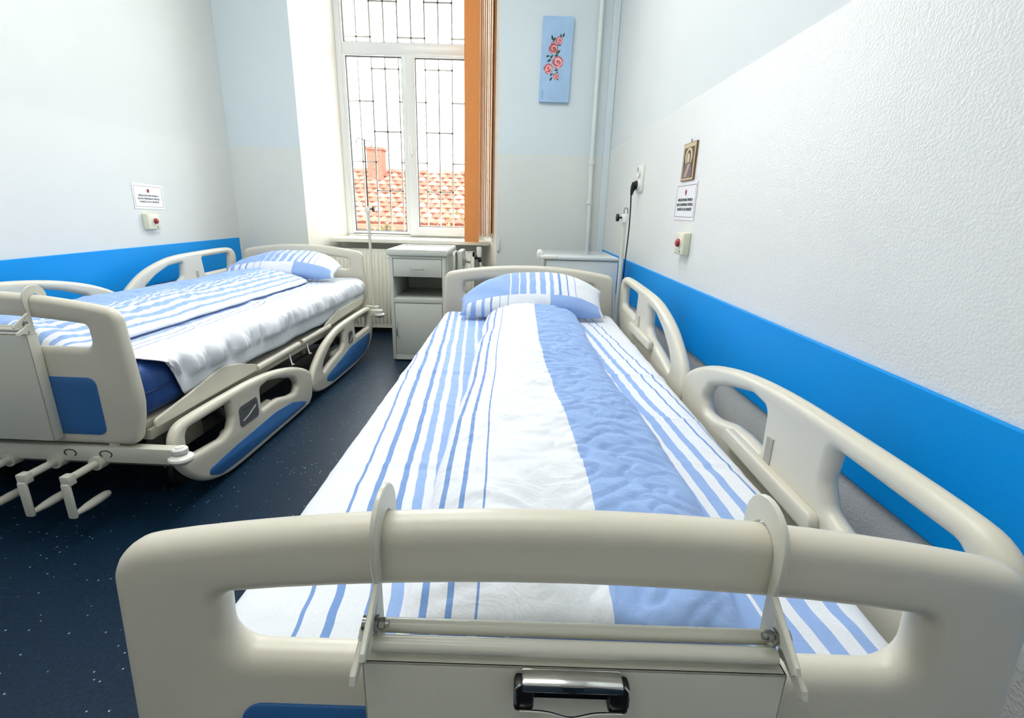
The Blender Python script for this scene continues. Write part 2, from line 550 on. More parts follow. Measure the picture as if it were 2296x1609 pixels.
# ------------------------------------------------------------------ window
WY = 4.95
WX0, WX1, WZ0, WZ1 = -1.60, -0.30, 0.865, 3.44
bm = bmesh.new()
def bar(x0, z0, x1, z1, y0, y1, b=0.006): box(bm, x0, y0, z0, x1, y1, z1, b)
F = 0.055
bar(WX0, WZ0, WX0 + F, WZ1, WY - 0.03, WY + 0.04); bar(WX1 - F, WZ0, WX1, WZ1, WY - 0.03, WY + 0.04)
bar(WX0 + F, WZ0, WX1 - F, WZ0 + 0.03, WY - 0.03, WY + 0.04); bar(WX0 + F, WZ1 - F, WX1 - F, WZ1, WY - 0.03, WY + 0.04)
bar(WX0 + F, 2.425, WX1 - F, 2.515, WY - 0.03, WY + 0.04)
win = struct('window_1', bm, PVC, smooth=30)
GLASS = bpy.data.materials.new('window_glass'); GLASS.use_nodes = True
_p = GLASS.node_tree.nodes['Principled BSDF']
_p.inputs['Transmission Weight'].default_value = 1.0; _p.inputs['Roughness'].default_value = 0.0; _p.inputs['IOR'].default_value = 1.05
_p.inputs['Base Color'].default_value = (0.97, 0.99, 0.98, 1)

def sash(x0, z0, x1, z1, f, fb, dy=-0.02, ft=None):
    """A casement: rails round a gasket and a pane."""
    ft = f if ft is None else ft
    b = bmesh.new()
    fr = lambda a, c, d: Vector((a, WY + dy + d, c))
    plate(b, V2([(x0, z0), (x1, z0), (x1, z1), (x0, z1)]), [V2([(x0 + f, z0 + fb), (x1 - f, z0 + fb), (x1 - f, z1 - ft), (x0 + f, z1 - ft)])], 0.06, 0.008, fr, K=2)
    s = mesh_obj('sash', b, PVC, win, 30)
    b = bmesh.new()
    g = 0.006
    plate(b, V2([(x0 + f, z0 + fb), (x1 - f, z0 + fb), (x1 - f, z1 - ft), (x0 + f, z1 - ft)]),
          [V2([(x0 + f + g, z0 + fb + g), (x1 - f - g, z0 + fb + g), (x1 - f - g, z1 - ft - g), (x0 + f + g, z1 - ft - g)])], 0.03, 0.001, fr, K=1)
    mesh_obj('gasket', b, GASKET, s, 0)
    b = bmesh.new()
    box(b, x0 + f + 0.003, WY + dy - 0.004, z0 + fb + 0.003, x1 - f - 0.003, WY + dy + 0.004, z1 - ft - 0.003)
    mesh_obj('pane', b, GLASS, s, 0)
    return s
sash(WX0 + 0.04, WZ0 + 0.01, -0.985, 2.43, 0.038, 0.035, dy=0.0, ft=0.018)      # fixed left light
sash(-0.985, WZ0 + 0.012, WX1 - 0.03, 2.43, 0.085, 0.085, dy=-0.03, ft=0.03)   # opening right light
sash(WX0 + 0.04, 2.505, WX1 - 0.04, WZ1 - 0.03, 0.03, 0.015, dy=0.0)   # fanlight
bm = bmesh.new()
box(bm, -0.962, WY - 0.075, 1.585, -0.934, WY - 0.058, 1.665, 0.005)
tube(bm, [(-0.948, WY - 0.07, 1.615), (-0.948, WY - 0.105, 1.615), (-0.950, WY - 0.11, 1.64), (-0.958, WY - 0.11, 1.75)], [0.009, 0.009, 0.010, 0.007], 8)
mesh_obj('handle', bm, WHITEP, win, 40)

# ------------------------------------------------------------------ outside: grille, house, tree
gr = thing('security_grille', 'thin iron security grille of staggered rectangles outside the window', 'grille', (0, 5.15, 0.9))
def gbar(x0, z0, x1, z1):
    b = bmesh.new()
    t = 0.0065
    box(b, min(x0, x1) - t, -t, min(z0, z1) - t - 0.9, max(x0, x1) + t, t, max(z0, z1) + t - 0.9)
    mesh_obj('bar', b, BARS, gr, 0)
gx = [-1.585, -1.474, -1.348, -1.222, -1.096, -0.973, -0.849, -0.724, -0.598, -0.472, -0.347]
for x in gx: gbar(x, 0.86, x, 3.40)
for z, starts in ((1.29, (2, 6)), (1.555, (0, 4, 8)), (1.828, (2, 6)), (2.09, (0, 4, 8)), (2.365, (2, 6)), (2.622, (0, 4, 8)), (2.905, (2, 6)), (3.16, (0, 4, 8))):
    for i in starts:
        gbar(gx[i], z, gx[min(10, i + 2)], z)

house = thing('tiled_house', 'neighbouring house with orange tiled roof and brick chimney beyond the window', 'house', (-5, 16, -4))
ROOFM = mat('roof_tile_clay', (112, 70, 60), 0.8, spec=0.0, var=(3, 0.2), bump=(30, 0.3))
TILES = [mat('roof_tile_clay_a', (114, 74, 64), 0.8, spec=0.0, var=(4, 0.15)), mat('roof_tile_clay_b', (108, 66, 56), 0.8, spec=0.0, var=(4, 0.15)), mat('roof_tile_clay_c', (120, 84, 74), 0.8, spec=0.0, var=(4, 0.15))]
HWALL = mat('house_render', (112, 98, 84), 0.9, spec=0.0, var=(2, 0.05))
bm = bmesh.new(); box(bm, -9, -2.3, -1, 7, 3, 4.75)
mesh_obj('wall', bm, HWALL, house, 0)
# roof: ridge at world (y 16, z 2.28), eave at (y 13, z 0.78)
bm = bmesh.new()
for (y0, z0, y1, z1) in ((-3.0, 4.73, 0.0, 6.23), (0.0, 6.23, 3.4, 4.5)):
    vs = [bm.verts.new(p) for p in ((-9.5, y0, z0), (7.5, y0, z0), (7.5, y1, z1), (-9.5, y1, z1), (-9.5, y0, z0 - 0.1), (7.5, y0, z0 - 0.1), (7.5, y1, z1 - 0.1), (-9.5, y1, z1 - 0.1))]
    for f in ((0, 1, 2, 3), (7, 6, 5, 4), (0, 4, 5, 1), (1, 5, 6, 2), (2, 6, 7, 3), (3, 7, 4, 0)): bm.faces.new([vs[i] for i in f])
roof = mesh_obj('roof', bm, ROOFM, house, 0)
sl = math.atan2(1.5, 3.0)
tiles = []
for m_ in TILES:
    b = bmesh.new()
    vs = []
    for j, (y, zz) in enumerate(((0, 0.03), (0.30, 0.006))):
        for i in range(5):
            vs.append(b.verts.new((-0.12 + 0.06 * i, y, zz + 0.03 * math.sin(PI * i / 4))))
    for i in range(4): b.faces.new((vs[i], vs[i + 1], vs[i + 6], vs[i + 5]))
    lo = [b.verts.new((-0.12 + 0.06 * i, 0, 0.0)) for i in range(5)]
    for i in range(4): b.faces.new((lo[i], lo[i + 1], vs[i + 1], vs[i]))
    me = bpy.data.meshes.new('tile'); b.to_mesh(me); b.free(); me.materials.append(m_)
    tiles.append(me)
n_t = 0
for r_ in range(12):
    for c_ in range(19):
        o = bpy.data.objects.new('tile', random.choice(tiles))
        d = 0.02 + r_ * 0.275
        o.location = (-0.05 + c_ * 0.245 + (0.12 if r_ % 2 else 0), -3.0 + d * math.cos(sl), 4.735 + d * math.sin(sl) + random.uniform(0, 0.012))
        o.rotation_euler = (sl, 0, random.uniform(-0.03, 0.03))
        link(o, roof)
bm = bmesh.new(); box(bm, 0.72, -0.7, 5.6, 1.16, -0.2, 6.78, 0.01); box(bm, 0.69, -0.73, 6.72, 1.19, -0.17, 6.80, 0.01)
mesh_obj('chimney', bm, mat('chimney_brick', (118, 80, 68), 0.85, spec=0.0, var=(14, 0.2), bump=(40, 0.3)), house, 0)
bm = bmesh.new(); box(bm, -9.5, -3.1, 4.60, 7.5, -2.98, 4.72, 0.01)
mesh_obj('gutter', bm, mat('gutter_paint', (116, 84, 70), 0.6, spec=0.0, var=(5, 0.05)), house, 0)

def make_tree(loc, seed, label, h, rad, n=420):
    rr = random.Random(seed)
    t = thing('leafy_tree', label, 'tree', loc)
    b = bmesh.new()
    tube(b, [(0, 0, 0), (0.05, 0, h * 0.4), (-0.03, 0.05, h * 0.75), (0.02, 0, h * 0.95)], [0.14, 0.11, 0.07, 0.03], 8)
    for k in range(6):
        a = rr.uniform(0, 6.28)
        z = h * rr.uniform(0.5, 0.8)
        tube(b, [(0, 0, z), (math.cos(a) * rad * 0.5, math.sin(a) * rad * 0.5, z + 0.4)], [0.04, 0.015], 6)
    mesh_obj('trunk', b, mat('bark', (70, 58, 44), 0.9, var=(6, 0.2)), t, 40)
    b = bmesh.new()
    for k in range(n):
        a = rr.uniform(0, 6.28); q = rr.uniform(-1, 1); d = rad * rr.random() ** 0.4
        c = Vector((math.cos(a) * math.sqrt(1 - q * q) * d, math.sin(a) * math.sqrt(1 - q * q) * d * 0.6, h * 0.78 + q * d * 1.3))
        R = Matrix.Rotation(rr.uniform(0, 6.28), 4, 'Z') @ Matrix.Rotation(rr.uniform(-1.2, 1.2), 4, 'X')
        s = rr.uniform(0.05, 0.10)
        vs = [b.verts.new(c + R @ Vector(p) * s) for p in ((0, -1, 0), (0.5, 0, 0.12), (0, 1, 0), (-0.5, 0, 0.12))]
        b.faces.new((vs[0], vs[1], vs[2])); b.faces.new((vs[0], vs[2], vs[3]))
    f = mesh_obj('foliage', b, mat('yellow_green_leaves', (96, 90, 44), 0.7, var=(9, 0.25)), t, 0)  # leaf colour: yellow-green with random mottling
    f['kind'] = 'stuff'
make_tree((-2.55, 10.2, -4), 3, 'yellow-green tree in front of the tiled roof, left half of window', 5.1, 0.75)
make_tree((-0.95, 11.0, -4), 5, 'yellow-green tree in front of the tiled roof, beside the blind', 5.5, 0.9)

# ------------------------------------------------------------------ hospital beds
def fu(off):      # plate in the u-z plane at depth off (v)
    return lambda a, b, d: Vector((a, off + d, b))
def fv(off):      # plate in the v-z plane at side offset off (u)
    return lambda a, b, d: Vector((off + d, a, b))

L_BED = 2.38
def board_outline():
    top = []
    for i in range(17):
        u = -0.40 + 0.80 * i / 16
        top.append((u, 0.803 + 0.034 * (1 - (u / 0.40) ** 2), 0))
    pts = [(-0.462, 0.305, 0.05), (0.462, 0.305, 0.05), (0.500, 0.46, 0.3), (0.478, 0.788, 0.072)] + top[::-1] + [(-0.478, 0.788, 0.072), (-0.500, 0.46, 0.3)]
    return fillet(pts, 9)
def board_hole():
    top = [(-0.368 + 0.736 * i / 12, 0.736 + 0.024 * (1 - ((i - 6) / 6) ** 2), 0) for i in range(13)]
    top[0] = (*top[0][:2], 0.016); top[-1] = (*top[-1][:2], 0.016)
    return fillet([(-0.372, 0.656, 0.03), (0.372, 0.656, 0.03)] + top[::-1], 6)
def rounded(x0, y0, x1, y1, r): return fillet([(x0, y0, r), (x1, y0, r), (x1, y1, r), (x0, y1, r)], 6)

def make_board(name, root, v, blue_top, face):
    b = bmesh.new()
    plate(b, board_outline(), [board_hole()], 0.046, 0.021, fu(v), K=5)
    o = mesh_obj(name, b, PLASTIC, root, 60)
    b = bmesh.new()
    plate(b, rounded(-0.362, 0.345, 0.362, blue_top, 0.028), [], 0.006, 0.002, fu(v + face * 0.0235), K=2)
    mesh_obj('color_panel', b, BLUEPANEL, o, 40, label='blue inset panel')
    return o

# side rails: (v, height above the rail's lower edge)
FOOT_OUT = [(0.03, .24), (0.035, .295), (0.07, .335), (0.14, .347), (0.35, .348), (0.57, .343), (0.77, .322), (0.95, .283), (1.08, .236), (1.15, .195), (1.165, .16), (1.155, .06), (1.12, .018), (1.05, .004), (0.7, 0.0), (0.40, 0.0), (0.28, .012), (0.17, .05), (0.09, .115), (0.045, .18)]
FOOT_H1 = [(0.095, .195, .02), (0.10, .305, .03), (0.378, .305, .012), (0.385, .235, .03), (0.36, .19, .03), (0.30, .175, .03)]
FOOT_H2 = [(0.612, .175, .01), (0.618, .285, .02), (0.70, .292, .05), (0.83, .262, .2), (0.945, .222, .04), (0.985, .175, .025), (0.955, .138, .025), (0.88, .145, .1), (0.78, .172, .15), (0.70, .178, .08)]
FOOT_BLUE = [(0.14, .09, .02), (0.36, .105, .2), (0.72, .118, .3), (0.90, .10, .1), (1.06, .045, .03), (1.03, .03, .02), (0.40, .028, .2), (0.25, .035, .1)]
HEAD_OUT = [(1.155, .10), (1.185, .165), (1.25, .222), (1.37, .288), (1.53, .335), (1.68, .356), (1.95, .366), (2.16, .369), (2.26, .362), (2.305, .335), (2.32, .28), (2.305, .17), (2.25, .085), (2.13, .03), (1.9, .004), (1.6, 0.0), (1.4, .004), (1.27, .02), (1.19, .05)]
HEAD_H1 = [(1.92, .208, .012), (1.905, .322, .012), (2.235, .330, .03), (2.225, .215, .02)]
HEAD_H2 = [(1.30, .122, .02), (1.345, .19, .1), (1.45, .25, .2), (1.58, .296, .1), (1.705, .306, .012), (1.69, .215, .03), (1.64, .185, .05), (1.47, .158, .15)]
HEAD_BLUE = [(1.30, .075, .02), (1.55, .12, .2), (1.80, .165, .2), (2.22, .17, .02), (2.20, .10, .05), (2.10, .045, .05), (1.9, .027, .1), (1.45, .025, .05)]

def make_rail(kind, root, side, z0):
    outl, holes, blue = (FOOT_OUT, [FOOT_H1, FOOT_H2], FOOT_BLUE) if kind == 'foot' else (HEAD_OUT, [HEAD_H1, HEAD_H2], HEAD_BLUE)
    up = lambda l: [Vector((p.x, p.y + z0)) for p in l]
    b = bmesh.new()
    off = side * 0.53
    plate(b, up(catmull(outl, 4)), [up(fillet(h, 6)) for h in holes], 0.042, 0.020, fv(off), K=5)
    o = mesh_obj('side_rail', b, PLASTIC, root, 60)
    b = bmesh.new()
    plate(b, up(fillet(blue, 6)), [], 0.006, 0.002, fv(off + side * 0.0205), K=2)
    mesh_obj('color_panel', b, BLUEPANEL, o, 40, label='blue inset panel')
    b = bmesh.new()
    if kind == 'foot':
        plate(b, up(rounded(0.425, .165, 0.575, .262, .02)), [], 0.005, 0.001, fv(off + side * 0.0215), K=1)
        lever = [(0.445, .19), (0.49, .20), (0.555, .225)]
        tick = [(0.455, .235), (0.55, .245)]
    else:
        plate(b, up(rounded(1.765, .19, 1.845, .275, .02)), [], 0.005, 0.001, fv(off + side * 0.0215), K=1)
        lever = [(1.78, .20), (1.81, .215), (1.83, .24)]
        tick = [(1.785, .252), (1.825, .258)]
    lp = mesh_obj('label_plate', b, GREYLABEL, o, 40, label='dark grey angle label')
    b = bmesh.new()
    tube(b, [(off + side * 0.0235, p, q + z0) for p, q in lever], 0.004, 6)
    b2 = bmesh.new()
    # small upright hinge slots on the bed side, their recess shade a darker plate
    v0 = 0.557 if kind == 'foot' else 1.815
    plate(b2, V2([(v0, z0 + 0.172), (v0 + 0.028, z0 + 0.172), (v0 + 0.028, z0 + 0.232), (v0, z0 + 0.236)]), [], 0.005, 0.001, fv(off - side * 0.0205), K=1)
    l0, l1 = (0.36, 0.765) if kind == 'foot' else (1.56, 1.95)
    b3 = bmesh.new()
    zl = z0 + (0.152 if kind == 'foot' else 0.162)
    plate(b3, fillet([(l0, zl - 0.02, .01), (l1, zl - 0.02, .01), (l1, zl + 0.022, .02), (l0, zl + 0.022, .02)], 4), [], 0.022, 0.006, fv(off - side * 0.030), K=3)
    mesh_obj('inner_ledge', b3, PLASTIC, o, 50)
    mesh_obj('hinge_slot', b2, mat('slot_shade', (170, 168, 156), 0.5, var=(10, 0.03)), o, 30)
    mesh_obj('lever_mark', b, mat('label_print', (176, 176, 170), 0.5, var=(20, 0.05)), o, 30)
    b = bmesh.new()
    tube(b, [(off + side * 0.0235, p, q + z0) for p, q in tick], 0.0022, 6)
    mesh_obj('print_line', b, INK, o, 30)
    return o

def guard(root, v0, v1, side, rise_at_head):
    """Curved plastic keeper plate along the mattress side with a tube end."""
    o = side * 0.492
    b = bmesh.new()
    L = v1 - v0
    if rise_at_head:
        pts = [(v0, .355, .01), (v0 + L * .12, .40, .1), (v0 + L * .35, .445, .15), (v1, .452, .01), (v1, .40, .01), (v0 + L * .3, .372, .1)]
    else:
        pts = [(v0, .352, .01), (v0, .385, .02), (v0 + L * .3, .415, .2), (v0 + L * .62, .455, .15), (v0 + L * .8, .43, .1), (v1, .385, .01), (v1, .352, .01)]
    plate(b, fillet(pts, 6), [], 0.012, 0.005, fv(o), K=3)
    return mesh_obj('mattress_guard', b, PLASTIC, root, 50)

def castor(root, u, v):
    b = bmesh.new()
    tube(b, [(u, v, 0.26), (u, v, 0.13)], 0.022, 10)
    box(b, u - 0.03, v - 0.02, 0.09, u - 0.022, v + 0.05, 0.15, 0.002)
    box(b, u + 0.022, v - 0.02, 0.09, u + 0.03, v + 0.05, 0.15, 0.002)
    box(b, u - 0.03, v - 0.02, 0.13, u + 0.03, v + 0.03, 0.145, 0.002)
    o = mesh_obj('castor', b, DARKSTEEL, root, 40)
    b = bmesh.new()
    lathe(b, [(0.0, -0.014), (0.045, -0.014), (0.06, -0.010), (0.0625, 0), (0.06, 0.010), (0.045, 0.014), (0.0, 0.014)], (u, v + 0.03, 0.0625), 'x', 18)
    mesh_obj('wheel', b, RUBBER, o, 40)

def crank(root, u):
    b = bmesh.new()
    tube(b, [(u, 0.0, 0.235), (u, -0.035, 0.235)], 0.026, 14)
    c = mesh_obj('crank', b, STEEL, root, 40)
    b = bmesh.new()
    tube(b, [(u, -0.03, 0.235), (u, -0.135, 0.235)], 0.0135, 10)
    box(b, u - 0.016, -0.155, 0.215, u + 0.016, -0.125, 0.252, 0.004)
    mesh_obj('shaft', b, STEEL, c, 40)
    b = bmesh.new()
    box(b, u - 0.014, -0.160, 0.095, u + 0.014, -0.146, 0.225, 0.005)
    mesh_obj('crank_arm', b, STEEL, c, 40)
    b = bmesh.new()
    lathe(b, [(0.0, -0.148), (0.007, -0.148), (0.009, -0.135), (0.014, -0.10), (0.0155, -0.06), (0.0145, -0.02), (0.010, -0.008), (0.0, -0.005)], (u, 0, 0.105), 'y', 12)
    mesh_obj('crank_handle', b, STEEL, c, 40)

def make_bed(loc, rz, label, rails, blue_top):
    root = thing('hospital_bed', label, 'bed', loc, rz, 'adjustable hospital beds')
    make_board('footboard', root, 0.0, blue_top, -1)
    make_board('headboard', root, L_BED, 0.575, -1)
    for kind in ('foot', 'head'):
        for side in (-1, 1):
            upr = rails[side]
            z0 = (0.428 if kind == 'foot' else 0.44) if upr else (0.008 if kind == 'foot' else 0.012)
            r = make_rail(kind, root, side, z0)
            r['label'] = ('raised' if upr else 'lowered') + ' moulded side rail near the ' + ('footboard' if kind == 'foot' else 'headboard')
    # frame
    for s in (-1, 1):
        b = bmesh.new(); box(b, s * 0.455 - 0.018, 0.03, 0.305, s * 0.455 + 0.018, 2.35, 0.345, 0.004)
        mesh_obj('frame_rail', b, FRAME, root, 30)
        b = bmesh.new(); tube(b, [(s * 0.492, 0.70, 0.362), (s * 0.492, 1.15, 0.364)], 0.017, 12)
        mesh_obj('side_tube', b, PLASTIC, root, 40)
        b = bmesh.new(); tube(b, [(s * 0.492, 1.19, 0.365), (s * 0.492, 1.60, 0.37)], 0.015, 12)
        mesh_obj('side_tube', b, PLASTIC, root, 40)
        guard(root, 0.03, 0.70, s, False)
        guard(root, 1.45, 2.26, s, True)
        for v in (1.02, 1.24):
            b = bmesh.new()
            tube(b, [(s * 0.50, v, 0.345), (s * 0.503, v, 0.32), (s * 0.508, v, 0.295), (s * 0.515, v - .008, 0.283), (s * 0.525, v - .01, 0.29)], 0.004, 6)
            mesh_obj('bag_hook', b, WHITEP, root, 40)
        b = bmesh.new(); box(b, s * 0.30 - 0.02, 0.20, 0.10, s * 0.30 + 0.02, 2.2, 0.16, 0.004)
        mesh_obj('base_beam', b, DARKSTEEL, root, 30)
        for v in (0.42, 1.78):
            b = bmesh.new(); tube(b, [(s * 0.40, v, 0.32), (s * 0.33, v + 0.22, 0.13)], 0.022, 8)
            mesh_obj('brace', b, DARKSTEEL, root, 40)
        for v in (0.22, 2.12):
            castor(root, s * 0.38, v)
    for v in (0.22, 0.80, 1.30, 1.80, 2.12):
        b = bmesh.new(); box(b, -0.45, v - 0.02, 0.26, 0.45, v + 0.02, 0.31, 0.004)
        mesh_obj('cross_member', b, DARKSTEEL, root, 30)
    for v in (0.22, 2.12):
        b = bmesh.new(); box(b, -0.41, v - 0.025, 0.10, 0.41, v + 0.025, 0.16, 0.004)
        mesh_obj('cross_member', b, DARKSTEEL, root, 30)
    b = bmesh.new(); box(b, -0.46, 0.03, 0.346, 0.46, 2.35, 0.372, 0.004)
    mesh_obj('bed_platform', b, FRAME, root, 30)
    b = bmesh.new(); box(b, 0.26, 0.24, 0.15, 0.40, 0.40, 0.245, 0.01)
    mesh_obj('gear_box', b, mat('gear_box_plastic', (146, 142, 130), 0.5, bump=(300, 0.05)), root, 30)
    # foot crossbar with corner rollers and cranks
    b = bmesh.new(); box(b, -0.575, -0.02, 0.235, 0.575, 0.02, 0.295, 0.004)
    cb = mesh_obj('crossbar', b, STEEL, root, 30)
    for u in (0.205, 0.335):
        b = bmesh.new()
        tube(b, [(u + 0.022 * math.cos(t), -0.0215, 0.268 + 0.014 * math.sin(t)) for t in [PI * k / 8 * 1.5 - 0.8 for k in range(9)]], 0.0018, 5)
        mesh_obj('arrow_mark', b, INK, cb, 30)
    for v, z in ((0.0, 0.265), (L_BED, 0.30)):
        for s in (-1, 1):
            b = bmesh.new()
            lathe(b, [(0.0, 0.034), (0.012, 0.034), (0.014, 0.030), (0.022, 0.030), (0.026, 0.026), (0.026, 0.012), (0.016, 0.008), (0.028, 0.004), (0.040, -0.004), (0.042, -0.012), (0.036, -0.022), (0.024, -0.028), (0.02, -0.034), (0.0, -0.034)], (s * 0.592, v, z), 'z', 24)
            mesh_obj('bumper_roller', b, WHITEP, root, 40)
    b = bmesh.new(); box(b, -0.575, L_BED - 0.02, 0.27, 0.575, L_BED + 0.02, 0.33, 0.004)
    mesh_obj('crossbar', b, STEEL, root, 30)
    for s in (-1, 1):
        for v in (0.0, L_BED):
            b = bmesh.new(); tube(b, [(s * 0.36, v, 0.29), (s * 0.36, v, 0.32)], 0.018, 10)
            mesh_obj('board_post', b, STEEL, root, 40)
    for u in (-0.02, 0.15, 0.30):
        crank(root, u)
    return root

RB = ((0.071, 0.432, 0), -0.013024)
LB = ((-1.755, 1.600, 0), -0.040314)
bed_r = make_bed(*RB, 'white adjustable bed beside the right wall, footboard nearest the camera', {-1: False, 1: True}, 0.598)
bed_l = make_bed(*LB, 'white adjustable bed beside the left wall, right side rails lowered', {-1: True, 1: False}, 0.556)

# ------------------------------------------------------------------ mattresses and bedding
def rbox_mesh(x0, y0, z0, x1, y1, z1, r, seg=4):
    b = bmesh.new()
    box(b, x0, y0, z0, x1, y1, z1, r, seg)
    return b
ZM = 0.585
def mattress(bed, label):
    o = thing('mattress', label, 'mattress', (*bed[0][:2], 0.374), bed[1], 'navy foam mattresses')
    mesh_obj('mattress_cover', rbox_mesh(-0.462, 0.035, 0.0, 0.462, 2.345, ZM - 0.386, 0.058, 5), MATTRESS, o, 60)
    b = bmesh.new()
    l = [Vector((p.x, p.y)) for p in rounded(-0.464, 0.033, 0.464, 2.347, 0.05)]
    tube(b, [(p.x, p.y, 0.10) for p in l], 0.004, 6, closed=True)
    mesh_obj('zip_seam', b, mat('seam_piping', (24, 52, 100), 0.6, var=(30, 0.1)), o, 40)
    return o
mattress(RB, 'navy mattress on the right-hand bed, mostly under a striped sheet')
mattress(LB, 'navy mattress on the left-hand bed, bare at its foot corner')

def N3(x, y, z=0.0): return noise.noise(Vector((x, y, z)))

def sheet(bed, label, v0, v1, drop_r, drop_l, slant, seed, gather, shift=0.0):
    W = 0.474
    r = 0.05
    # cross-section path from left hem over the top to the right hem
    path = []
    zt = ZM + 0.004
    path.append((-W - 0.012, zt - drop_l))
    for k in range(5): path.append((-W - 0.010 + 0.004 * k / 4, zt - drop_l + (drop_l - r) * (k + 1) / 5))
    for k in range(1, 6):
        a = PI - PI / 2 * k / 5
        path.append((-W + r + r * math.cos(a), zt - r + r * math.sin(a)))
    for k in range(1, 60): path.append((-W + r + (2 * W - 2 * r) * k / 60, zt))
    for k in range(0, 6):
        a = PI / 2 - PI / 2 * k / 5
        path.append((W - r + r * math.cos(a), zt - r + r * math.sin(a)))
    for k in range(1, 9): path.append((W + 0.006 * (k / 8), zt - r - (drop_r - r) * k / 8))
    s = [0.0]
    for p, q in zip(path, path[1:]): s.append(s[-1] + math.hypot(q[0] - p[0], q[1] - p[1]))
    mid = s[-1] / 2 - (drop_r - drop_l) / 2
    nu, nv = len(path) - 1, 300
    b = bmesh.new()
    def fn(a, t):
        i = int(round(a * nu)); x, z = path[i]
        v = v0 + (v1 - v0) * t
        side = max(0.0, min(1.0, (zt - z) / 0.05))
        top = 1 - side
        wz = 0.006 * N3(x * 5, v * 7, seed) + 0.003 * N3(x * 11 + 3, v * 26, seed + 2)
        cre = sum(h_ * math.exp(-((v - c_ - k_ * x) / 0.010) ** 2) for c_, k_, h_ in ((1.40, -.05, .004), (1.62, .04, .004), (1.78, -.03, .003), (1.93, .05, .004), (2.06, -.02, .003), (0.86, -.08, .003))) + math.exp(-((v - 1.19 - 0.03 * x) / 0.012) ** 2) * 0.007 + math.exp(-((v - 0.55 - 0.06 * x) / 0.012) ** 2) * 0.003
        z += top * max(-0.004, min(0.010, wz * 0.8 + cre))
        if side > 0:
            sg = 1 if x > 0 else -1
            dr = max(0.0, (zt - z) / 0.2)
            en = math.sin(PI * min(1.0, dr / ((drop_r if sg > 0 else drop_l) / 0.2)) ** 0.7)
            x += 0 if gather == 0 or sg < 0 else max(0.0, en * (0.014 + gather * (0.35 + N3(v * 13, z * 3, seed + 5) + 0.5 * N3(v * 31 + 4 * z, z * 4, seed + 7) + 0.45 * abs(N3(v * 52 - 9 * z, z * 9, seed + 8)))))
            if z < 0.475: x = max(-0.485, min(0.4835, x))
            z += 0.014 * dr * N3(v * 5, 1.7, seed + 9)
            # the hem pulls up towards the foot corner
            if gather > 0.015 and sg > 0:
                k = max(0.0, 1 - (v - v0) / 0.12)
                z += dr * 0.16 * k ** 1.3
                v += dr * 0.07 * k
        return Vector((x, v, z))
    def uvf(a, t):
        i = int(round(a * nu)); v = v0 + (v1 - v0) * t
        up = s[i] - mid + shift + slant * (v - 0.4) + 0.004 * N3(s[i] * 4, v * 7, seed) + 0.0022 * N3(s[i] * 9, v * 30, seed + 1)
        return ((up + 0.8) / 1.6, t)
    grid(b, nu, nv, fn, uvf, flip=False)
    me = bpy.data.meshes.new('bed_sheet')
    b.to_mesh(me); b.free()
    me.materials.append(SHEET)
    me.shade_smooth()
    o = bpy.data.objects.new('bed_sheet', me)
    o.location = (*bed[0][:2], 0); o.rotation_euler = (0, 0, bed[1])
    link(o)
    md = o.modifiers.new('thickness', 'SOLIDIFY'); md.thickness = 0.003; md.offset = -1
    return tag(o, label, 'bed sheet', 'blue-striped bed sheets')
sheet(RB, 'white and blue striped sheet spread flat on the right-hand bed', 0.045, 2.235, 0.13, 0.13, 0.080, 1.0, 0.0)
sheet(LB, 'striped sheet on the left-hand bed, its gathered edge hanging down the side', 0.10, 2.325, 0.185, 0.12, 0.02, 4.0, 0.036, 0.16)

def smooth(x): x = max(0.0, min(1.0, x)); return x * x * (3 - 2 * x)

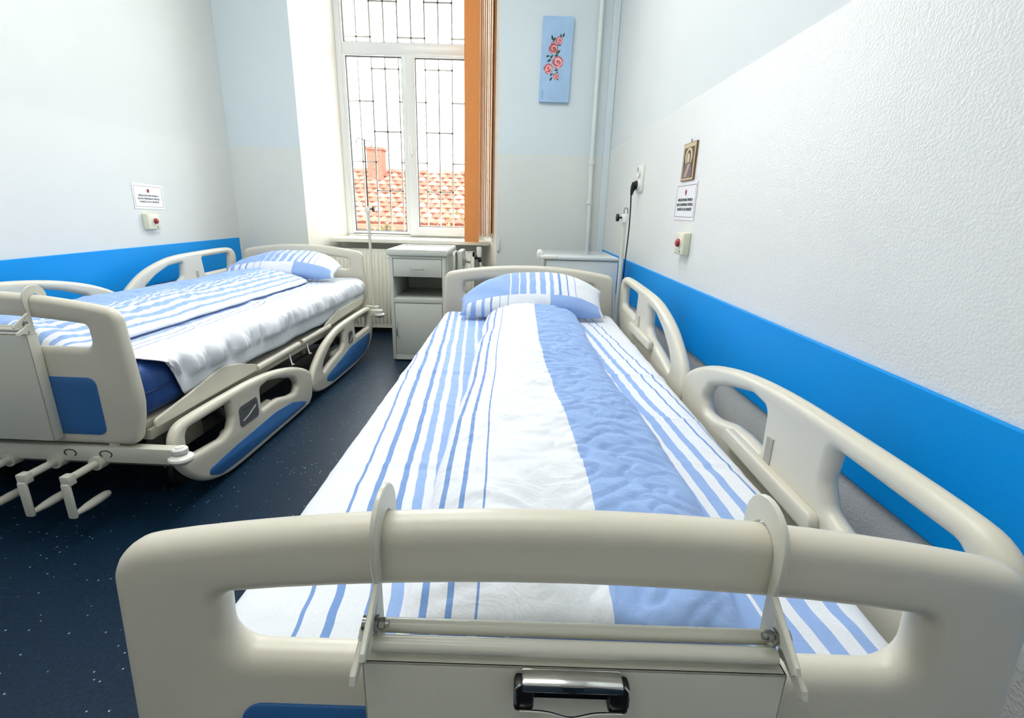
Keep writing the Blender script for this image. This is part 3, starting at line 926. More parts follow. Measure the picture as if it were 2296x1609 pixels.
def duvet(bed, label, m, v0, v1, left, right_, H, bound, seed, wr, kfun=None, bl=1):
    """Rolled-lengthwise duvet; left/right_(v) edges, H(v) height, bound(v) where UV x = 0.6."""
    b = bmesh.new()
    nu, nv = 130, 330
    def prof(a):    # rounded cross-section
        q = abs(2 * a - 1)
        return (1 - q ** 2.6) ** 0.5
    def fn(a, t):
        v = v0 + (v1 - v0) * t
        # denser sampling of the rounded sides
        aa = 0.5 - 0.5 * math.cos(PI * a)
        aa = 0.35 * a + 0.65 * aa
        e0, e1 = min(1.0, t / 0.035), min(1.0, (1 - t) / 0.05)
        e = (1 - (1 - e0) ** 2) ** 0.5 * (1 - (1 - e1) ** 2.2) ** 0.5
        shrink = 1 - 0.10 * (1 - e1) ** 2 - 0.02 * (1 - e0)
        L_, R_ = left(v), right_(v)
        c = (L_ + R_) / 2
        u = c + (L_ + (R_ - L_) * aa - c) * shrink
        h = H(v) * prof(aa) * e
        env = prof(aa) * e
        w_ = wr * (0.9 * N3(u * 4, v * 3.2, seed) + 0.5 * N3(u * 9 - v * 5, v * 9, seed + 3) + 0.28 * N3(u * 18 + v * 14, v * 22, seed + 6))
        ridge = abs(N3(u * 6 + v * 4, v * 10 - u * 3, seed + 11))
        w_ -= wr * 0.7 * (0.25 - min(0.25, ridge))
        cr_ = 0.35 + 0.65 * smooth((u - bound(v)) / 0.05 + 0.5) if bl > 0 else 0.45
        fine = abs(N3(u * 9 + v * 6, v * 24 - u * 12, seed + 15))
        w_ += cr_ * (0.0045 * N3(u * 22, v * 34 + u * 20, seed + 13) - 0.010 * (0.16 - min(0.16, fine)) / 0.16 * 0.8)
        z = ZM + 0.017 + h + env * w_ + (kfun(u, v, env) if kfun else 0)
        u += (1 - env) * 0.012 * N3(v * 6, aa * 2, seed + 8)
        return Vector((u, v, max(z, ZM + 0.0165)))
    def uvf(a, t):
        v = v0 + (v1 - v0) * t
        aa = 0.35 * a + 0.65 * (0.5 - 0.5 * math.cos(PI * a))
        L_, R_ = left(v), right_(v)
        kb = (bound(v) - L_) / (R_ - L_)
        x = 0.6 * aa / kb if aa < kb else 0.6 + 0.4 * (aa - kb) / (1 - kb)
        return (x + 0.0025 * N3(v * 6, aa * 4, seed), t)
    vs = grid(b, nu, nv, fn, uvf)
    # closed underside
    rim = [vs[i][0] for i in range(nu + 1)] + [vs[nu][j] for j in range(1, nv + 1)] + [vs[i][nv] for i in range(nu - 1, -1, -1)] + [vs[0][j] for j in range(nv - 1, 0, -1)]
    b.faces.new(rim[::-1])
    bmesh.ops.triangulate(b, faces=[f for f in b.faces if len(f.verts) > 4])
    me = bpy.data.meshes.new('duvet'); b.to_mesh(me); b.free()
    me.materials.append(m); me.shade_smooth()
    o = bpy.data.objects.new('duvet', me)
    o.location = (*bed[0][:2], 0); o.rotation_euler = (0, 0, bed[1])
    link(o)
    return tag(o, label, 'duvet', 'duvets folded lengthwise')

def kr(u, v, env):
    # the white flap hangs over the foot in two soft folds
    k = math.exp(-((v - 0.22) / 0.11) ** 2) * 0.022 * math.sin(u * 24 + v * 16)
    f1 = 0.020 * smooth((v - 0.135 - 0.28 * (u + 0.05)) / 0.022) - 0.010
    f2 = 0.012 * smooth((v - 0.235 + 0.22 * (u - 0.02)) / 0.020) - 0.006
    fade = smooth((0.5 - v) / 0.3)
    return env * (k + (f1 + f2) * fade)
duvet(RB, 'duvet folded lengthwise on the right-hand bed, white half and blue half', DUVET_R, 0.075, 2.02,
      lambda v: -0.215 + 0.012 * N3(v * 2.2, 0.3), lambda v: 0.245 + 0.04 * smooth((1.2 - v) / 0.7) - 0.035 * smooth((0.3 - v) / 0.2),
      lambda v: 0.088 - 0.022 * smooth((0.7 - v) / 0.6) + 0.01 * smooth((v - 1.7) / 0.3),
      lambda v: 0.018 + 0.055 * smooth((1.3 - v) / 1.2), 2.0, 0.018, kr)
def kl(u, v, env):
    return env * 0.018 * math.sin(v * 15 + u * 9) * math.exp(-((v - 0.2) / 0.2) ** 2)
duvet(LB, 'duvet folded lengthwise on the left-hand bed, blue with white stripes', DUVET_L, 0.10, 2.00,
      lambda v: -0.46 + 0.02 * N3(v * 2, 4.0), lambda v: 0.215 + 0.012 * N3(v * 2.3, 7.0) - 0.06 * smooth((0.35 - v) / 0.3),
      lambda v: 0.085 + 0.012 * N3(v * 1.7, 2.0), lambda v: -0.06, 6.0, 0.018, kl, bl=0)

def pillow(bed, label, cu, cv, cz, tilt, w2, h2, th, seed, rz=0.0, taper=(0.4, 0.3)):
    b = bmesh.new()
    nu, nv = 60, 36
    R = Matrix.Rotation(rz, 3, 'Z') @ Matrix.Rotation(tilt, 3, 'X')
    def surf(sgn):
        def fn(a, t):
            s_ = 2 * a - 1; q = 2 * t - 1
            # pinched corners, soft sides
            x = w2 * s_ * (1 - 0.04 * (1 - abs(q) ** 3) * abs(s_) ** 4)
            e_ = abs(s_)
            tp_ = (1 - taper[0] * e_ ** 2.6) if s_ < 0 else (1 - taper[1] * e_ ** 3.2)
            y = h2 * (q * (1 - 0.06 * abs(q) ** 4)) if q < 0 else h2 * q * 0.94
            y = -h2 + (y + h2) * tp_
            y += 0.03 * h2 * math.sin(3 * s_ + 1)
            k = max(0.0, 1 - abs(s_) ** 2.8) ** 0.6 * max(0.0, 1 - abs(q) ** 2.6) ** 0.55
            z = sgn * th * k
            e = k ** 0.5
            z += e * (0.010 * N3(x * 7 + 3 * y, y * 8, seed) + 0.005 * N3(x * 16, y * 20, seed + 2))
            z += (abs(s_) ** 3) * 0.016 * N3(y * 14, s_ * 2, seed + 4)
            return R @ Vector((x, y, z)) + Vector((cu, cv, cz))
        return fn
    uvf = lambda a, t: ((a + 0.05 + 0.004 * N3(t * 9, a * 5, seed)) / 1.1, t)
    grid(b, nu, nv, surf(1), uvf)
    grid(b, nu, nv, surf(-1), uvf, flip=True)
    bmesh.ops.remove_doubles(b, verts=b.verts[:], dist=0.0004)
    me = bpy.data.meshes.new('pillow_case'); b.to_mesh(me); b.free()
    me.materials.append(PILLOW); me.shade_smooth()
    o = bpy.data.objects.new('pillow', me)
    o.location = (*bed[0][:2], 0); o.rotation_euler = (0, 0, bed[1])
    link(o)
    return tag(o, label, 'pillow', 'striped pillows at the headboards')
pillow(RB, 'plump striped pillow leaning on the headboard of the right-hand bed', 0.012, 2.160, 0.706, math.radians(36), 0.375, 0.156, 0.082, 1.3, rz=0.02, taper=(0.62, 0.34))
pillow(LB, 'striped pillow lying against the headboard of the left-hand bed', -0.03, 2.165, 0.700, math.radians(22), 0.42, 0.18, 0.072, 5.1, rz=0.0, taper=(0.75, 0.5))

# ------------------------------------------------------------------ chart holders hung on the footboards
def make_holder(bed, label, tilt=0.0):
    root = thing('chart_holder', label, 'chart holder', (bed[0][0], bed[0][1], 0), bed[1], 'chart holders on the footboards')
    hw = 0.196
    dome = [(0.042 * math.cos(t), 0.818 + 0.042 * math.sin(t)) for t in [PI * k / 14 for k in range(15)]]
    inner = [(-0.0255 * math.cos(t), 0.8035 + 0.0285 * math.sin(t)) for t in [PI * k / 10 for k in range(11)]]
    out_ = [(0.041, 0.800)] + dome + [(-0.042, 0.795), (-0.037, 0.776), (-0.088, 0.744), (-0.091, 0.738), (-0.087, 0.733), (-0.066, 0.741), (-0.052, 0.734), (-0.046, 0.712), (-0.040, 0.655), (-0.0255, 0.655), (-0.0255, 0.780)] + inner + [(0.030, 0.795)]
    slot = [(-0.044, 0.762), (-0.050, 0.760), (-0.058, 0.750), (-0.053, 0.750)]
    lev = [(-0.044, 0.742), (-0.058, 0.742), (-0.064, 0.733), (-0.092, 0.722), (-0.095, 0.714), (-0.089, 0.710), (-0.060, 0.719), (-0.048, 0.716)]
    for s in (-1, 1):
        b = bmesh.new()
        plate(b, V2(out_), [V2(slot)], 0.006, 0.0012, fv(s * hw), K=1)
        p = mesh_obj('hook_plate', b, STEEL, root, 30)
        b = bmesh.new()
        plate(b, V2(lev), [], 0.006, 0.0012, fv(s * (hw + 0.009)), K=1)
        mesh_obj('lever', b, STEEL, p, 30)
        b = bmesh.new()
        by, bz = -0.054, 0.745
        lathe(b, [(0.0, -s * 0.012), (0.0055, -s * 0.012), (0.0055, -s * 0.007), (0.008, -s * 0.006), (0.008, -s * 0.003)], (s * hw, by, bz), 'x', 6)
        lathe(b, [(0.0, -s * 0.016), (0.0034, -s * 0.016), (0.0034, -s * 0.012)], (s * hw, by, bz), 'x', 12)
        lathe(b, [(0.007, s * 0.004), (0.007, s * 0.009), (0.0, s * 0.010)], (s * hw, by, bz), 'x', 14)
        mesh_obj('bolt', b, BOLT, p, 30)
    for z, v, r in ((0.7255, -0.036, 0.0072), (0.7225, -0.056, 0.0078)):
        b = bmesh.new(); tube(b, [(-hw, v, z), (hw, v, z)], r, 14)
        mesh_obj('cross_bar', b, STEEL, root, 40)
    # folded sheet-metal panel
    b = bmesh.new()
    box(b, -hw - 0.010, -0.064, 0.335, hw + 0.010, -0.061, 0.708, 0.001)
    box(b, -hw - 0.010, -0.064, 0.705, hw + 0.010, -0.030, 0.708, 0.001)
    for s in (-1, 1):
        x = s * (hw + 0.0085)
        box(b, x - 0.0015, -0.064, 0.335, x + 0.0015, -0.028, 0.708, 0.001)
    pn = mesh_obj('front_panel', b, STEEL, root, 30)
    # spring clip
    b = bmesh.new()
    box(b, -0.052, -0.082, 0.6945, 0.052, -0.064, 0.7070, 0.003)
    cl = mesh_obj('spring_clip', b, CHROME, root, 30, label='chrome paper clip with black corners')
    b = bmesh.new(); plate(b, V2([(-0.0485, 0.6715), (0.0485, 0.6715), (0.0485, 0.6965), (-0.0485, 0.6965)]), [], 0.003, 0.001, fu(-0.0675), K=1)
    mesh_obj('clip_jaw', b, mat('dark_steel', (70, 68, 64), 0.25, metal=1.0, var=(20, 0.1)), cl, 30)
    b = bmesh.new(); plate(b, fillet([(-0.012, 0.7080, 0), (-0.012, 0.7015, 0.002), (-0.005, 0.7000, 0.002), (0.0, 0.6970, 0.004), (0.005, 0.7000, 0.002), (0.012, 0.7015, 0.002), (0.012, 0.7080, 0)], 3), [], 0.002, 0.0006, fu(-0.0832), K=1)
    mesh_obj('clip_tab', b, BOLT, cl, 30)
    for s in (-1, 1):
        b = bmesh.new(); box(b, s * 0.049 - 0.0105, -0.080, 0.6660, s * 0.049 + 0.0105, -0.064, 0.7015, 0.004)
        mesh_obj('corner_cap', b, BLACK, cl, 40)
        b = bmesh.new(); tube(b, [(s * 0.053, -0.080, 0.7045), (s * 0.0575, -0.081, 0.6995), (s * 0.0575, -0.081, 0.6795)], 0.0012, 6)
        mesh_obj('wire_loop', b, CHROME, cl, 40)
    b = bmesh.new()
    tube(b, [(-0.053 + 0.106 * k / 24, -0.0815, 0.6710 - 0.008 * math.exp(-((k - 12) / 4.2) ** 2)) for k in range(25)], 0.0013, 6)
    mesh_obj('wire_bail', b, CHROME, cl, 40)
    cl.location = (-0.003, -0.002, 0.06)
    cl.scale = (0.92, 1.0, 0.92)
    return root
make_holder(RB, 'cream steel chart holder with chrome clip, hooked over the nearest footboard')
make_holder(LB, 'cream steel chart holder hooked over the left-hand footboard, cut off by frame')

# ------------------------------------------------------------------ IV poles
ivl = thing('iv_pole', 'tall IV pole with hooks in front of the window', 'IV pole', (-1.135, 4.02, 0.33))
bm = bmesh.new(); tube(bm, [(0, 0, -0.02), (0, 0, 0.785)], 0.0115, 12); mesh_obj('lower_tube', bm, STEEL, ivl, 40)
bm = bmesh.new(); tube(bm, [(0, 0, 0.76), (0, 0, 1.285)], 0.0055, 10); mesh_obj('upper_rod', bm, mat('dull_rod_steel', (112, 106, 96), 0.4, metal=0.5, var=(10, 0.1)), ivl, 40)
bm = bmesh.new(); lathe(bm, [(0.0, 0.0), (0.018, 0.0), (0.019, 0.006), (0.019, 0.036), (0.016, 0.042), (0.0, 0.042)], (0, 0, 0.765), 'z', 16); mesh_obj('collar', bm, WHITEP, ivl, 40)
bm = bmesh.new(); lathe(bm, [(0.006, 0.0), (0.006, 0.016), (0.02, 0.02), (0.022, 0.026), (0.02, 0.034), (0.0, 0.036)], (0.015, 0, 0.787), 'x', 10); mesh_obj('clamp_knob', bm, BLACK, ivl, 40)
bm = bmesh.new()
pts = [(-0.046, 0, 1.250), (-0.052, 0, 1.246), (-0.060, 0, 1.252), (-0.063, 0, 1.268), (-0.060, 0, 1.287), (-0.048, 0, 1.294), (-0.02, 0, 1.291), (0.02, 0, 1.282), (0.045, 0, 1.276), (0.056, 0, 1.268), (0.058, 0, 1.25), (0.053, 0, 1.238), (0.045, 0, 1.236), (0.04, 0, 1.243)]
tube(bm, pts, 0.003, 7); mesh_obj('hook_bar', bm, mat('hook_wire', (150, 148, 142), 0.3, metal=0.7, var=(10, 0.1)), ivl, 40)
bm = bmesh.new(); box(bm, -0.10, -0.018, -0.005, 0.045, 0.018, 0.020, 0.005)
mesh_obj('socket_arm', bm, STEEL, ivl, 30)
bm = bmesh.new(); lathe(bm, [(0.0, 0.012), (0.022, 0.011), (0.034, 0.004), (0.035, -0.006), (0.026, -0.016), (0.0, -0.018)], (0.02, 0, -0.032), 'z', 18); mesh_obj('bumper_disc', bm, WHITEP, ivl, 40)

ivr = thing('iv_pole', 'short lowered IV pole between the white cabinet and the right wall', 'IV pole', (0.632, 2.875, 0.31))
bm = bmesh.new(); tube(bm, [(0, 0, -0.02), (0, 0, 0.79)], 0.0115, 12); mesh_obj('lower_tube', bm, STEEL, ivr, 40)
bm = bmesh.new(); lathe(bm, [(0.0, 0.0), (0.018, 0.0), (0.019, 0.006), (0.019, 0.04), (0.016, 0.046), (0.0, 0.046)], (0, 0, 0.775), 'z', 16); mesh_obj('collar', bm, WHITEP, ivr, 40)
bm = bmesh.new(); lathe(bm, [(0.006, 0.0), (0.006, -0.016), (0.02, -0.02), (0.022, -0.026), (0.02, -0.034), (0.0, -0.036)], (-0.015, 0, 0.80), 'x', 10); mesh_obj('clamp_knob', bm, BLACK, ivr, 40)
bm = bmesh.new(); tube(bm, [(-0.008, 0, 0.82), (-0.008, 0, 0.842), (-0.003, 0, 0.852), (0.008, 0, 0.852), (0.013, 0, 0.842), (0.013, 0, 0.82)], 0.003, 7); mesh_obj('hook_bar', bm, mat('hook_wire', (150, 148, 142)), ivr, 40)
bm = bmesh.new(); box(bm, -0.06, -0.035, -0.005, 0.018, 0.018, 0.020, 0.005); mesh_obj('socket_arm', bm, STEEL, ivr, 30)

# ------------------------------------------------------------------ bedside cabinet
cab = thing('bedside_cabinet', 'grey-green steel bedside cabinet with drawer, open shelf and door', 'cabinet', (-0.689, 3.63, 0), 0.0)
cw, cd, ch = 0.205, 0.56, 0.80
bm = bmesh.new()
t = 0.025
box(bm, -cw, 0, 0.012, -cw + t, cd, ch, 0.003); box(bm, cw - t, 0, 0.012, cw, cd, ch, 0.003)
box(bm, -cw + t, cd - 0.01, 0.012, cw - t, cd, ch)                # back
box(bm, -cw + t, 0, 0.012, cw - t, 0.02, 0.052)                   # plinth
box(bm, -cw + t, 0.0, 0.452, cw - t, cd - 0.01, 0.487, 0.003)     # shelf
box(bm, -cw + t, 0.0, 0.779, cw - t, cd - 0.01, ch, 0.002)
box(bm, -cw + t, 0.03, 0.645, cw - t, cd - 0.01, 0.655)
box(bm, -cw + t, 0.02, 0.04, cw - t, cd - 0.01, 0.052)
mesh_obj('body', bm, CABINET, cab, 30)
bm = bmesh.new(); box(bm, -cw + t + 0.003, 0.002, 0.647, cw - t - 0.003, 0.022, 0.776, 0.002)
dr = mesh_obj('drawer', bm, CABINET, cab, 30)
bm = bmesh.new()
tube(bm, [(-0.046, 0.002, 0.708), (-0.046, -0.02, 0.706), (-0.03, -0.024, 0.705), (0, -0.026, 0.7045), (0.03, -0.024, 0.705), (0.046, -0.02, 0.706), (0.046, 0.002, 0.708)], 0.0042, 8)
mesh_obj('handle', bm, CHROME, dr, 40)
bm = bmesh.new(); box(bm, -cw + t + 0.003, 0.002, 0.055, cw - t - 0.003, 0.02, 0.449, 0.002)
do = mesh_obj('door', bm, CABINET, cab, 30)
bm = bmesh.new()
tube(bm, [(-0.160, 0.002, 0.302), (-0.161, -0.02, 0.298), (-0.162, -0.027, 0.275), (-0.162, -0.028, 0.25), (-0.162, -0.027, 0.225), (-0.161, -0.02, 0.203), (-0.160, 0.002, 0.199)], 0.0046, 8)
mesh_obj('handle', bm, CHROME, do, 40)
bm = bmesh.new()
box(bm, -cw - 0.016, -0.012, 0.801, cw + 0.016, cd + 0.012, 0.836, 0.004)
tp = mesh_obj('top', bm, CABINET, cab, 30)
bm = bmesh.new()
plate(bm, rounded(-cw - 0.012, -0.008, cw + 0.012, cd + 0.008, 0.01), [rounded(-cw + 0.012, 0.018, cw - 0.012, cd - 0.018, 0.008)], 0.008, 0.003, lambda a, b, d: Vector((a, b, 0.839 + d)), K=2)
mesh_obj('raised_rim', bm, CABINET, tp, 40)
bm = bmesh.new(); lathe(bm, [(0.0, -0.022), (0.010, -0.022), (0.012, -0.012), (0.008, 0.0), (0.0, 0.0)], (-cw, 0.05, 0.778), 'x', 12)
mesh_obj('knob', bm, WHITEP, cab, 40)
bm = bmesh.new()
tube(bm, [(cw, 0.24, 0.62), (cw + 0.03, 0.24, 0.62), (cw + 0.034, 0.24, 0.79), (cw + 0.034, 0.26, 0.805), (cw + 0.034, 0.42, 0.805), (cw + 0.034, 0.44, 0.79), (cw + 0.03, 0.44, 0.62), (cw, 0.44, 0.62)], 0.009, 10)
mesh_obj('towel_rail', bm, STEEL, cab, 40)
bm = bmesh.new()
box(bm, cw + 0.052, 0.33, 0.50, cw + 0.092, 0.60, 0.815, 0.006)
ft = mesh_obj('folded_table', bm, CABINET, cab, 30)
bm = bmesh.new()
box(bm, cw + 0.092, 0.36, 0.70, cw + 0.112, 0.42, 0.76, 0.004)
tube(bm, [(cw + 0.10, 0.40, 0.735), (cw + 0.15, 0.40, 0.725)], 0.010, 8)
mesh_obj('table_bracket', bm, mat('bracket_grey', (150, 160, 150), 0.4, var=(10, 0.05)), ft, 40)

# ------------------------------------------------------------------ low white cabinet behind the right headboard
lc = thing('low_cabinet', 'low glossy white cabinet behind the right-hand headboard, in the corner', 'cabinet', (0.44, 3.15, 0))
bm = bmesh.new(); box(bm, -0.225, 0, 0.02, 0.235, 0.52, 0.84, 0.006); mesh_obj('body', bm, FRIDGE, lc, 30)
bm = bmesh.new(); box(bm, -0.23, -0.008, 0.842, 0.238, 0.53, 0.863, 0.006); mesh_obj('top', bm, FRIDGE, lc, 30)
bm = bmesh.new(); box(bm, -0.26, -0.012, 0.846, -0.15, 0.03, 0.868, 0.006); hb = mesh_obj('door_handle', bm, WHITEP, lc, 30)
bm = bmesh.new(); lathe(bm, [(0.0, -0.03), (0.014, -0.028), (0.019, -0.01), (0.019, 0.012), (0.012, 0.026), (0.0, 0.03)], (-0.262, 0.03, 0.873), 'z', 14); mesh_obj('corner_cap', bm, WHITEP, hb, 50)
bm = bmesh.new(); box(bm, -0.238, -0.006, 0.78, -0.226, 0.02, 0.846, 0.002); mesh_obj('hinge_post', bm, mat('hinge_grey', (168, 172, 168), 0.35, var=(10, 0.05)), lc, 30)
for sx in (-0.19, 0.20):
    for sy in (0.04, 0.47):
        bm = bmesh.new(); lathe(bm, [(0.016, 0), (0.018, 0.02), (0.0, 0.022)], (sx, sy, 0), 'z', 12); mesh_obj('foot', bm, BLACK, lc, 40)

# ------------------------------------------------------------------ radiator, valve, pipes
rad = thing('radiator', 'cream ribbed panel radiator under the window', 'radiator', (-1.15, 4.46, 0.06))
x0, x1, hz = -0.56, 0.80, 0.71
bm = bmesh.new()
prof = []
x = x0
while x < x1 - 0.001:
    for dx, dy in ((0.0, 0.0), (0.007, 0.0), (0.012, -0.012), (0.026, -0.012), (0.031, 0.0)):
        prof.append((x + dx, dy))
    x += 0.0345
prof.append((x1, 0.0))
zl = [(0.0, 0.0), (0.04, 0.0), (0.055, 1.0), (hz - 0.055, 1.0), (hz - 0.04, 0.0), (hz, 0.0)]
rings = [[bm.verts.new((px, py * k, z)) for px, py in prof] for z, k in zl]
for A, B in zip(rings, rings[1:]):
    for k in range(len(A) - 1): bm.faces.new((A[k], A[k + 1], B[k + 1], B[k]))
mesh_obj('front_panel', bm, RADIATOR, rad, 50)
bm = bmesh.new(); box(bm, x0, 0.085, 0, x1, 0.095, hz, 0.003); box(bm, x0, 0.003, 0.0, x1, 0.085, 0.012); mesh_obj('back_panel', bm, RADIATOR, rad, 30)
for s_ in (x0 - 0.004, x1):
    bm = bmesh.new(); box(bm, s_, 0.0, 0.0, s_ + 0.004, 0.095, hz, 0.001); mesh_obj('side_cover', bm, RADIATOR, rad, 30)
bm = bmesh.new()
box(bm, x0, 0.0, hz - 0.004, x1, 0.012, hz, 0.001); box(bm, x0, 0.083, hz - 0.004, x1, 0.095, hz, 0.001)
k = x0
while k < x1:
    box(bm, k, 0.012, hz - 0.004, k + 0.008, 0.083, hz); k += 0.022
mesh_obj('top_grille', bm, RADIATOR, rad, 0)
vb = bmesh.new()
tube(vb, [(x1, 0.05, hz - 0.05), (x1 + 0.03, 0.05, hz - 0.05), (x1 + 0.05, 0.05, hz - 0.05), (x1 + 0.062, 0.048, hz - 0.075), (x1 + 0.075, 0.048, hz - 0.08)], [0.013, 0.017, 0.013, 0.02, 0.014], 10)
va = mesh_obj('valve', vb, BLACK, rad, 40)
vb = bmesh.new(); lathe(vb, [(0.0, 0.0), (0.02, 0.0), (0.021, 0.01), (0.023, 0.03), (0.023, 0.075), (0.019, 0.088), (0.0, 0.09)], (x1 + 0.055, 0.05, hz - 0.045), 'z', 16)
mesh_obj('thermostat_head', vb, WHITEP, va, 40)
vb = bmesh.new(); tube(vb, [(x1 + 0.068, 0.048, hz - 0.09), (x1 + 0.07, 0.048, hz - 0.125), (x1 + 0.09, 0.048, hz - 0.14), (x1 + 0.17, 0.048, hz - 0.14)], 0.010, 10)
mesh_obj('feed_pipe', vb, RADIATOR, rad, 40)

pp = thing('heating_pipe', 'white vertical heating pipe on the back wall near the corner', 'pipe', (0.640, 4.355, 0))
PIPEM = mat('painted_pipe', (226, 234, 232), 0.4, var=(3, 0.02))
bm = bmesh.new(); tube(bm, [(0.012, 0, 0.02), (0.010, 0, 1.0), (0.0, 0, 1.53), (0.0, 0, ZC - 0.01)], 0.0175, 14); mesh_obj('riser', bm, PIPEM, pp, 40)
for z in (1.53, 1.22):
    bm = bmesh.new(); lathe(bm, [(0.0175, -0.018), (0.025, -0.016), (0.025, 0.016), (0.0175, 0.018)], (0.003, 0, z), 'z', 14); mesh_obj('coupling', bm, PIPEM, pp, 40)
bm = bmesh.new(); box(bm, -0.006, 0.0, 2.2, 0.006, 0.05, 2.215); mesh_obj('pipe_clip', bm, PIPEM, pp, 0)

# ------------------------------------------------------------------ vertical blind
bl = thing('vertical_blind', 'orange vertical blind drawn to the right side of the window', 'blind', (-0.30, 4.50, 0))
def slat(x, y, ang, z0, wd=0.127, th=0.0016):
    b = bmesh.new()
    plate(b, V2([(-wd / 2, z0), (wd / 2, z0), (wd / 2, 3.38), (-wd / 2, 3.38)]), [], th, th * 0.25, lambda a, c, d: Vector((x + a * math.cos(ang) - d * math.sin(ang), y + a * math.sin(ang) + d * math.cos(ang), c)), K=1)
    s = mesh_obj('slat', b, BLINDM, bl, 0)
    b = bmesh.new()
    box(b, x - 0.007, y - 0.055, z0 - 0.010, x + 0.001, y - 0.020, z0 + 0.028, 0.002)
    if abs(ang) > 0.5:
        mesh_obj('bottom_weight', b, WHITEP, s, 0)
    else:
        b.free()
    return s
slat(-0.060, -0.02, -0.04, 0.858)
for k in range(9):
    slat(0.010 + 0.0158 * k, 0.045 + 0.004 * (k % 2), math.radians(91 + 2 * (k % 3)), 0.905, 0.110, 0.0072)
bm = bmesh.new()
for zc in (0.872, 0.892):
    tube(bm, [(0.003 + 0.140 * q / 60, -0.012, zc - 0.004 * abs(math.sin(PI * 11 * q / 60))) for q in range(61)], 0.0018, 5)
mesh_obj('bottom_chain', bm, WHITEP, bl, 40)
bm = bmesh.new(); box(bm, -0.14, -0.03, 3.38, 0.16, 0.03, 3.415, 0.004); mesh_obj('head_rail', bm, WHITEP, bl, 30)
bm = bmesh.new()
tube(bm, [(0.178, -0.115, 0.80), (0.178, -0.115, 0.90)], 0.0015, 5)
tube(bm, [(0.174, -0.115, 0.89), (0.160, -0.03, 3.38)], 0.0016, 5)
cd_ = mesh_obj('cord', bm, WHITEP, bl, 40)
bm = bmesh.new(); box(bm, 0.168, -0.122, 0.795, 0.190, -0.110, 0.905, 0.004); mesh_obj('cord_weight', bm, WHITEP, cd_, 30)

# ------------------------------------------------------------------ painting on the back wall
pt = thing('rose_painting', 'narrow sky-blue canvas painted with pink roses on the back wall', 'painting', (0.3115, YB - 0.014, 2.275))
PW, PH = 0.238, 0.598
sh = 0.006  # hangs a touch askew
bm = bmesh.new()
box(bm, -PW / 2, -0.014, -PH / 2, PW / 2, 0.014, PH / 2, 0.002)
for v in bm.verts: v.co.x += sh * v.co.z / (PH / 2)
cv = mesh_obj('canvas', bm, mat('sky_blue_canvas', (166, 200, 234), 0.7, bump=(300, 0.1), var=(9, 0.06)), pt, 0)
ROSE = [mat('rose_pink', (232, 160, 160), 0.6, var=(60, 0.1)), mat('rose_light', (240, 206, 200), 0.6, var=(60, 0.06)), mat('rose_red', (196, 70, 84), 0.6, var=(60, 0.1)), mat('rose_dusty', (176, 116, 118), 0.6, var=(60, 0.1))]
LEAFM = mat('painted_leaf', (24, 78, 66), 0.6, var=(60, 0.2))
def PP(a, b_): return ((a - 0.5) * PW + sh * (1 - 2 * b_), (0.5 - b_) * PH)
def rose(a, b_, r, dusty):
    cx, cz = PP(a, b_); R = r * PW
    b = bmesh.new()
    def disc(x, z, rr, y, mi, n=14, wob=0.1):
        c = b.verts.new((x, y, z)); ph = random.uniform(0, 6)
        vs = [b.verts.new((x + rr * (1 + wob * math.sin(3 * q * 2 * PI / n + ph)) * math.cos(2 * PI * q / n), y, z + rr * (1 + wob * math.sin(3 * q * 2 * PI / n + ph)) * math.sin(2 * PI * q / n))) for q in range(n)]
        for q in range(n):
            f = b.faces.new((c, vs[(q + 1) % n], vs[q])); f.material_index = mi
    def arc(rr, a0, a1, wd, y, mi, n=8):
        top, bot = [], []
        for q in range(n + 1):
            t = a0 + (a1 - a0) * q / n; ww = wd * math.sin(PI * q / n) + 0.0004
            top.append(b.verts.new((cx + (rr + ww) * math.cos(t), y, cz + (rr + ww) * math.sin(t)))); bot.append(b.verts.new((cx + (rr - ww) * math.cos(t), y, cz + (rr - ww) * math.sin(t))))
        for q in range(n):
            f = b.faces.new((top[q], top[q + 1], bot[q + 1], bot[q])); f.material_index = mi
    disc(cx, cz, R, -0.0148, 3 if dusty else 0)
    for k in range(9):
        rr = R * (0.25 + 0.68 * k / 8); a0 = k * 2.3 + random.uniform(0, 1)
        arc(rr, a0, a0 + 1.9, R * 0.10, -0.0151 - 0.00005 * k, 1 if k % 2 else 2)
    for k in range(5):
        a0 = k * 1.25
        arc(R * 0.95, a0, a0 + 1.1, R * 0.06, -0.0156, 2)
    disc(cx, cz, R * 0.16, -0.0157, 2, 10)
    mesh_obj('rose', b, None, pt, 0, mats=ROSE)
def leaf(a, b_, ang, ln, wd):
    cx, cz = PP(a, b_)
    b = bmesh.new()
    n = 8; up_, dn = [], []
    for q in range(n + 1):
        t = q / n; h = wd * math.sin(PI * t ** 0.8)
        for lst, sg in ((up_, 1), (dn, -1)):
            x, z = (t - 0.5) * ln, sg * h
            lst.append(b.verts.new((cx + x * math.cos(ang) - z * math.sin(ang), -0.0146, cz + x * math.sin(ang) + z * math.cos(ang))))
    for q in range(n): b.faces.new((up_[q], up_[q + 1], dn[q + 1], dn[q]))
    mesh_obj('leaf', b, LEAFM, pt, 0)
